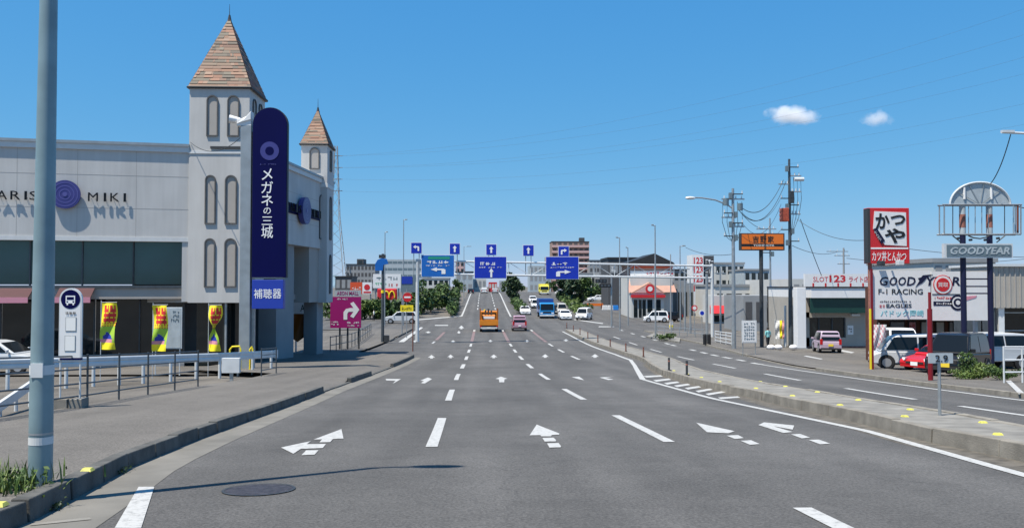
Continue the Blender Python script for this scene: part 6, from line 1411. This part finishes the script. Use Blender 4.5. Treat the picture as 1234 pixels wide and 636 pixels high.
# far hill
b = MB(); rnd = random.Random(4); n = 60
for i in range(n+1):
    x = -900+i*10; h = 22+26*math.exp(-((x+560)/110)**2)+14*math.exp(-((x+300)/60)**2)+rnd.uniform(-1.5, 1.5)
    b.v += [(x, 2600, -5), (x, 2600+120, h+5), (x, 2900, h*.6)]
for i in range(n):
    for k in range(2): b.f.append((i*3+k, (i+1)*3+k, (i+1)*3+k+1, i*3+k+1)); b.m.append(0)
o = b.build('hills', 'hill'); tag(o, kind='structure')

# ------------------------------------------------------------------ plants
def shrub(name, label, c, rx, ry, rz, n, leaf, m='leaf', cat='shrub', trunk=True, group=None, clumps=7, seed=0):
    rnd = random.Random(seed); t = thing(name, label, cat, (c[0], c[1], c[2]), group)
    cl = [(c[0]+rx*rnd.uniform(-.7, .7), c[1]+ry*rnd.uniform(-.7, .7), c[2]+rz*(.35+rnd.random()*1.15), rnd.uniform(.32, .55)) for _ in range(clumps)]
    b = MB(); random.seed(seed)
    def fn():
        q = random.choice(cl)
        while True:
            v = Vector((random.uniform(-1, 1), random.uniform(-1, 1), random.uniform(-1, 1)))
            if .35 < v.length < 1: break
        return (q[0]+v.x*rx*q[3], q[1]+v.y*ry*q[3], max(c[2]+.03, q[2]+v.z*rz*q[3]))
    b.leaves(n, fn, leaf); b.build('crown', m, t)
    if trunk:
        tb = MB(); 
        tb.cyl(c, (c[0]+.05*rz, c[1], c[2]+rz*1.1), .045*rz+.02, .02*rz, 6)
        for q in cl[:4]: tb.cyl((c[0], c[1], c[2]+rz*.4), (q[0], q[1], q[2]), .02*rz+.01, .008*rz, 4)
        tb.build('trunk', 'wood_brown', t)
    return t
P = G(619, 352); shrub('roadside_tree', 'dark round tree on the median under the lane arrow signs', (6.9, 190, prof(190)), 2.0, 2.0, 3.6, 1300, .45, 'leaf_dark', 'tree', seed=3)
for i, (Yh, lab) in enumerate(((150, 'clipped hedge at the near nose of the far median'), (164, 'clipped hedge in the middle of the far median'), (178, 'clipped hedge under the dark round tree'))): shrub('hedge', lab, (6.6+.3*i, Yh, prof(Yh)), 1.1, 6, 1.0, 700, .25, 'leaf', 'hedge', clumps=12, seed=10+i)
for i, (x, yb_, Yh, rx, rz, lab) in enumerate(((683, 362, 195, 2.6, 3.4, 'dark bushy tree under the right guide sign, left of three'), (692, 366, 180, 2.3, 3.1, 'dark bushy tree under the right guide sign, middle of three'), (700, 362, 200, 2.6, 3.0, 'dark bushy tree under the right guide sign, right of three'))):
    q = at(x, yb_, Yh); shrub('roadside_tree', lab, (q.x, Yh, prof(Yh)), rx, rx, rz, 1300, .45, 'leaf_dark' if i < 2 else 'leaf', 'tree', seed=20+i)
for i, (Yh, X) in enumerate(((145, 17.2), (158, 17.8), (172, 18.6), (188, 19.4), (206, 20.4))): shrub('hedge', 'low green hedge on the right verge, %s from the junction' % ('first', 'second', 'third', 'fourth', 'fifth')[i], (X, Yh, prof(Yh)), 1.6, 7, .9, 750, .28, 'leaf_light' if i % 2 == 0 else 'leaf', 'hedge', clumps=12, group='hedges on the right verge', seed=30+i)
for i, (x, Yh, rx, rz) in enumerate(((708, 212, 4, 2.2), (722, 215, 4, 2.0), (734, 205, 3.5, 2.2), (745, 200, 3, 1.8))): q = at(x, 350, Yh); shrub('shrub', 'green shrub on the bank behind the parked white cars, %s from the left' % ('first', 'second', 'third', 'fourth')[i], (q.x, Yh+4, prof(Yh)), rx, 3, rz, 700, .35, 'leaf', 'shrub', clumps=8, group='shrubs on the bank', seed=40+i)
for i, (Yh, X) in enumerate(((142, -5.4), (154, -5.6), (168, -5.9), (184, -6.2), (202, -6.6), (222, -7))): shrub('hedge', 'tall roadside hedge on the left of the rising road, %s from the junction' % ('first', 'second', 'third', 'fourth', 'fifth', 'sixth')[i], (X, Yh, prof(Yh)), 1.0, 7.5, 1.35, 900, .28, 'leaf_dark' if i % 2 else 'leaf', 'hedge', clumps=14, group='hedges left of the rising road', seed=50+i)
for i, (x, Yh, rx, rz) in enumerate(((508, 146, 2.6, 3.2), (519, 152, 2.4, 2.6), (528, 160, 2.2, 2.2), (538, 175, 2.4, 2.6))): q = at(x, 380, Yh); shrub('shrub', 'bushy green mound left of the side ramp, %s from the no entry sign' % ('first', 'second', 'third', 'fourth')[i], (q.x, Yh, prof(Yh)), rx, 4, rz, 1000, .35, 'leaf', 'shrub', clumps=9, group='mounds by the side ramp', seed=60+i)
for i, (x, Yh, rx, rz, mk) in enumerate(((408, 128, 3, 1.7, 'leaf'), (422, 130, 3, 1.9, 'leaf_light'), (436, 130, 3, 1.8, 'leaf_light'), (450, 131, 3, 1.9, 'leaf'), (464, 132, 3, 1.7, 'leaf'), (478, 134, 3, 1.6, 'leaf_dark'), (492, 136, 3, 1.8, 'leaf'))): q = at(x, 380, Yh); shrub('shrub', 'green hedge shrub across the side street, %s from the left' % ('first', 'second', 'third', 'fourth', 'fifth', 'sixth', 'seventh')[i], (q.x, Yh, prof(Yh)), rx, 1.6, rz, 1000, .3, mk, 'shrub', clumps=10, group='hedge shrubs across the side street', seed=70+i)
isl = [G(x, y) for x, y in ((779, 406.5), (819, 413.5), (820, 408.5), (789, 402))]
b = MB(); b.hexa([(p.x, p.y, prof(p.y)-.05) for p in isl], [(p.x, p.y, prof(p.y)+.14) for p in isl]); tag(b.build('traffic_island', 'concrete'), kind='structure')
P = G(800, 409, .14); shrub('planter', 'low dry planting at the foot of the island lamp post', (P.x, P.y+.2, prof(P.y)+.13), 1.3, .8, .35, 500, .11, 'leaf', 'plant', trunk=False, clumps=9, seed=90)
# roadside bushes by the dark minivan
for i, (x, yb_, rx, rz, n_, mk, lab) in enumerate(((1171, 455, .34, .55, 800, 'leaf', 'upright leafy bush in front of the black minivan'), (1180, 457, .8, .2, 900, 'leaf_light', 'low sprawling green bush at the pavement edge'), (1198, 456, .4, .36, 800, 'leaf_light', 'bright green bush beside the white pipe fence'), (1220, 458, .8, .22, 800, 'leaf', 'low weeds behind the white pipe fence'))):
    P = G(x, yb_, .1); shrub('bush', lab, (P.x, P.y+.35, prof(P.y)+.1), rx, .45, rz, int(n_*1.5), .045, mk, 'bush', clumps=10, seed=100+i)
# weed tuft on the kerb at the lower left
P = G(8, 590, .165); t = thing('weed_tuft', 'tuft of green weeds behind the kerb at the lower left', 'weeds', P)
b = MB(); rnd = random.Random(9)
for i in range(420):
    x = P.x+rnd.gauss(0, .20)-.05; y = P.y+rnd.gauss(0, .22); h = rnd.uniform(.05, .24); a = rnd.random()*6.28; l = rnd.uniform(.02, .12); wv = rnd.uniform(.004, .010)
    p0 = Vector((x, y, P.z)); p1 = p0+Vector((math.cos(a)*l*.4, math.sin(a)*l*.4, h*.6)); p2 = p0+Vector((math.cos(a)*l, math.sin(a)*l, h)); u = Vector((-math.sin(a), math.cos(a), 0))*wv
    b.add([p0-u, p0+u, p1+u*.9, p1-u*.9, p2], [(0, 1, 2, 3), (3, 2, 4)])
b.build('blades', 'leaf_light', t)['kind'] = 'stuff'
b = MB(); random.seed(12); b.leaves(260, lambda: (P.x+random.gauss(0, .16), P.y+random.gauss(0, .18), P.z+random.uniform(.01, .16)), .03); b.build('leaves', 'leaf', t)
for i, (x, y) in enumerate(((52, 615), (132, 571))):
    P = G(x, y); b = MB(); random.seed(20+i); b.leaves(60, lambda: (KL(P.y)+random.uniform(0, .07), P.y+random.gauss(0, .09), P.z+random.uniform(.005, .07)), .018); tag(b.build('weed_sprig', 'leaf_dark'), ('small weed sprig in the gutter near the picture corner', 'small weed sprig in the gutter below the lamp post')[i], 'weed')

# ------------------------------------------------------------------ two small clouds
def cloud(label, x0, x1, yt, yb, dens, seed):
    Y = 2600; X0, X1, Z0, Z1 = px(x0, x1, yt, yb, Y); c = Vector(((X0+X1)/2, Y, (Z0+Z1)/2)); rx, rz = (X1-X0)/2, (Z1-Z0)/2
    b = MB(); b.sphere((0, 0, 0), 1, 24, 14); me = b.build('cloud', 'white'); me.location = c; me.scale = (rx, rx*.6, rz)
    m = bpy.data.materials.new('cloud_%d' % seed); m.use_nodes = True; n = m.node_tree; n.nodes.clear(); L = n.links
    out = n.nodes.new('ShaderNodeOutputMaterial'); v = n.nodes.new('ShaderNodeVolumePrincipled'); v.inputs['Color'].default_value = (.97, .97, .98, 1); v.inputs['Anisotropy'].default_value = -.1
    tc = n.nodes.new('ShaderNodeTexCoord'); ln = n.nodes.new('ShaderNodeVectorMath'); ln.operation = 'LENGTH'; L.new(tc.outputs['Object'], ln.inputs[0])
    mp = n.nodes.new('ShaderNodeMapping'); mp.inputs['Scale'].default_value = (2.6, 1.2, 1.1); mp.inputs['Location'].default_value = (seed*3.1, 0, 0); L.new(tc.outputs['Object'], mp.inputs[0])
    no = n.nodes.new('ShaderNodeTexNoise'); no.inputs['Scale'].default_value = 1.3; no.inputs['Detail'].default_value = 6; no.inputs['Roughness'].default_value = .62; L.new(mp.outputs[0], no.inputs['Vector'])
    a = n.nodes.new('ShaderNodeMapRange'); a.inputs[1].default_value = 1; a.inputs[2].default_value = .1; a.inputs[3].default_value = -.62; a.inputs[4].default_value = .25; L.new(ln.outputs['Value'], a.inputs[0])
    s_ = n.nodes.new('ShaderNodeMath'); s_.operation = 'ADD'; L.new(no.outputs['Fac'], s_.inputs[0]); L.new(a.outputs[0], s_.inputs[1])
    r_ = n.nodes.new('ShaderNodeMapRange'); r_.inputs[1].default_value = .22; r_.inputs[2].default_value = .8; r_.inputs[3].default_value = 0; r_.inputs[4].default_value = dens; L.new(s_.outputs[0], r_.inputs[0])
    L.new(r_.outputs[0], v.inputs['Density']); L.new(v.outputs[0], out.inputs['Volume'])
    me.data.materials.clear(); me.data.materials.append(m); tag(me, label, 'cloud', kind='thing')
cloud('wider white wisp of cloud, left of the two', 908, 1002, 120, 158, .05, 1)
cloud('small faint wisp of cloud, right of the two', 1028, 1086, 128, 158, .03, 2)

# ------------------------------------------------------------------ small street furniture on the right
P = G(903, 427, .1); Y = P.y; t = thing('timetable_board', 'white bus stop timetable board on two posts before the orange sign', 'bus stop', P)
board(t, (894, 912, 386, 413), Y, .06, 'white_metal', 'frame'); board(t, (895, 911, 387, 412), Y-.01, .03, 'white', 'panel'); bars(t, (896.5, 909.5, 388, 410), Y-.01, 'sign_grey', 6, 5, 120)
for x in (895.5, 910.5): q = at(x, 400, Y); MB().cyl((q.x, Y+.08, prof(Y)), (q.x, Y+.08, at(x, 384, Y).z), .03, n=8).build('post', 'galv', t)
for i, (x, yb_, yt, mk, lab) in enumerate(((837, 404, 371, 'red', 'small round pink red sign on a thin post left of the traffic pole'), (846, 408, 377, 'white', 'small round white sign on a thin post beside the traffic pole'))):
    P = G(x, yb_, .1); t = thing('round_sign', lab, 'road sign', P); c = at(x, yt, P.y); MB().cyl(P, (P.x, P.y, c.z+.3), .035, n=8).build('post', 'galv', t); MB().cyl((P.x, P.y-.05, c.z), (P.x, P.y-.08, c.z), .32, n=20).build('disc', mk, t); MB().cyl((P.x, P.y-.075, c.z), (P.x, P.y-.09, c.z), .2, n=18).build('disc_face', 'white' if mk == 'red' else 'sign_blue', t)
for x, yb_, ty, lab in ((868.5, 405, 322, 'plain grey pole just left of the lamp arm pole'), (825.5, 399, 318, 'plain grey pole right of the restaurant'), (832, 401, 335, 'shorter plain grey pole under the red digit tower')):
    t, P, z = pole('utility_pole', lab, G(x, yb_, .1), ty, r0=.12, r1=.08, m='galv', cat='pole'); crossarm(t, P, z-.6, -.6, .6, 2)
wire('thin slack cable from the tower wall to the square sign post', TP(.05, 12.95, .1), (at(287, 165, SY).x, SY+.3, at(287, 165, SY).z), .55, .018)

for t_, P_, ys_ in ((pa, PA, (233, 256, 268, 284)), (pb, PB, (200, 238, 246, 276, 290)), (pc, PC, (292, 304))):
    for j, y in enumerate(ys_):
        z = at(617, y, P_.y).z; sgn = -1 if j % 2 else 1
        MB().box(P_.x-.05, P_.x+sgn*.75, P_.y-.14, P_.y-.06, z-.04, z+.04).build('bracket', 'dark_steel', t_)
        insul(t_, P_.x+sgn*.7, P_.y-.1, z+.04); MB().box(P_.x-sgn*.32, P_.x-sgn*.1, P_.y-.2, P_.y+.1, z-.35, z+.1).build('fuse_box', 'sign_grey', t_)
for i, (y0, y1, sg_) in enumerate(((256, 238, 1.2), (268, 246, 1.6), (284, 276, .9))):
    wire('slack service wire strung between the two utility poles, %s from the top' % ('first', 'second', 'third')[i], (PA.x+.7, PA.y, zA(y0)), (PB.x-.7, PB.y, zB(y1)), sg_, .018)
for i, (x, w_, z_) in enumerate(((612, 5, 2.4), (626, 6, 2.0), (553, 5, 2.6), (668, 5, 2.2))):
    q = at(x, 350, 285); shrub('far_tree', 'small tree on the far crest, %s from the left' % ('second', 'third', 'first', 'fourth')[i], (q.x, 285+i*4, prof(285)), w_*.5, 2, z_, 500, .4, 'leaf', 'tree', group='trees on the far crest', seed=140+i)
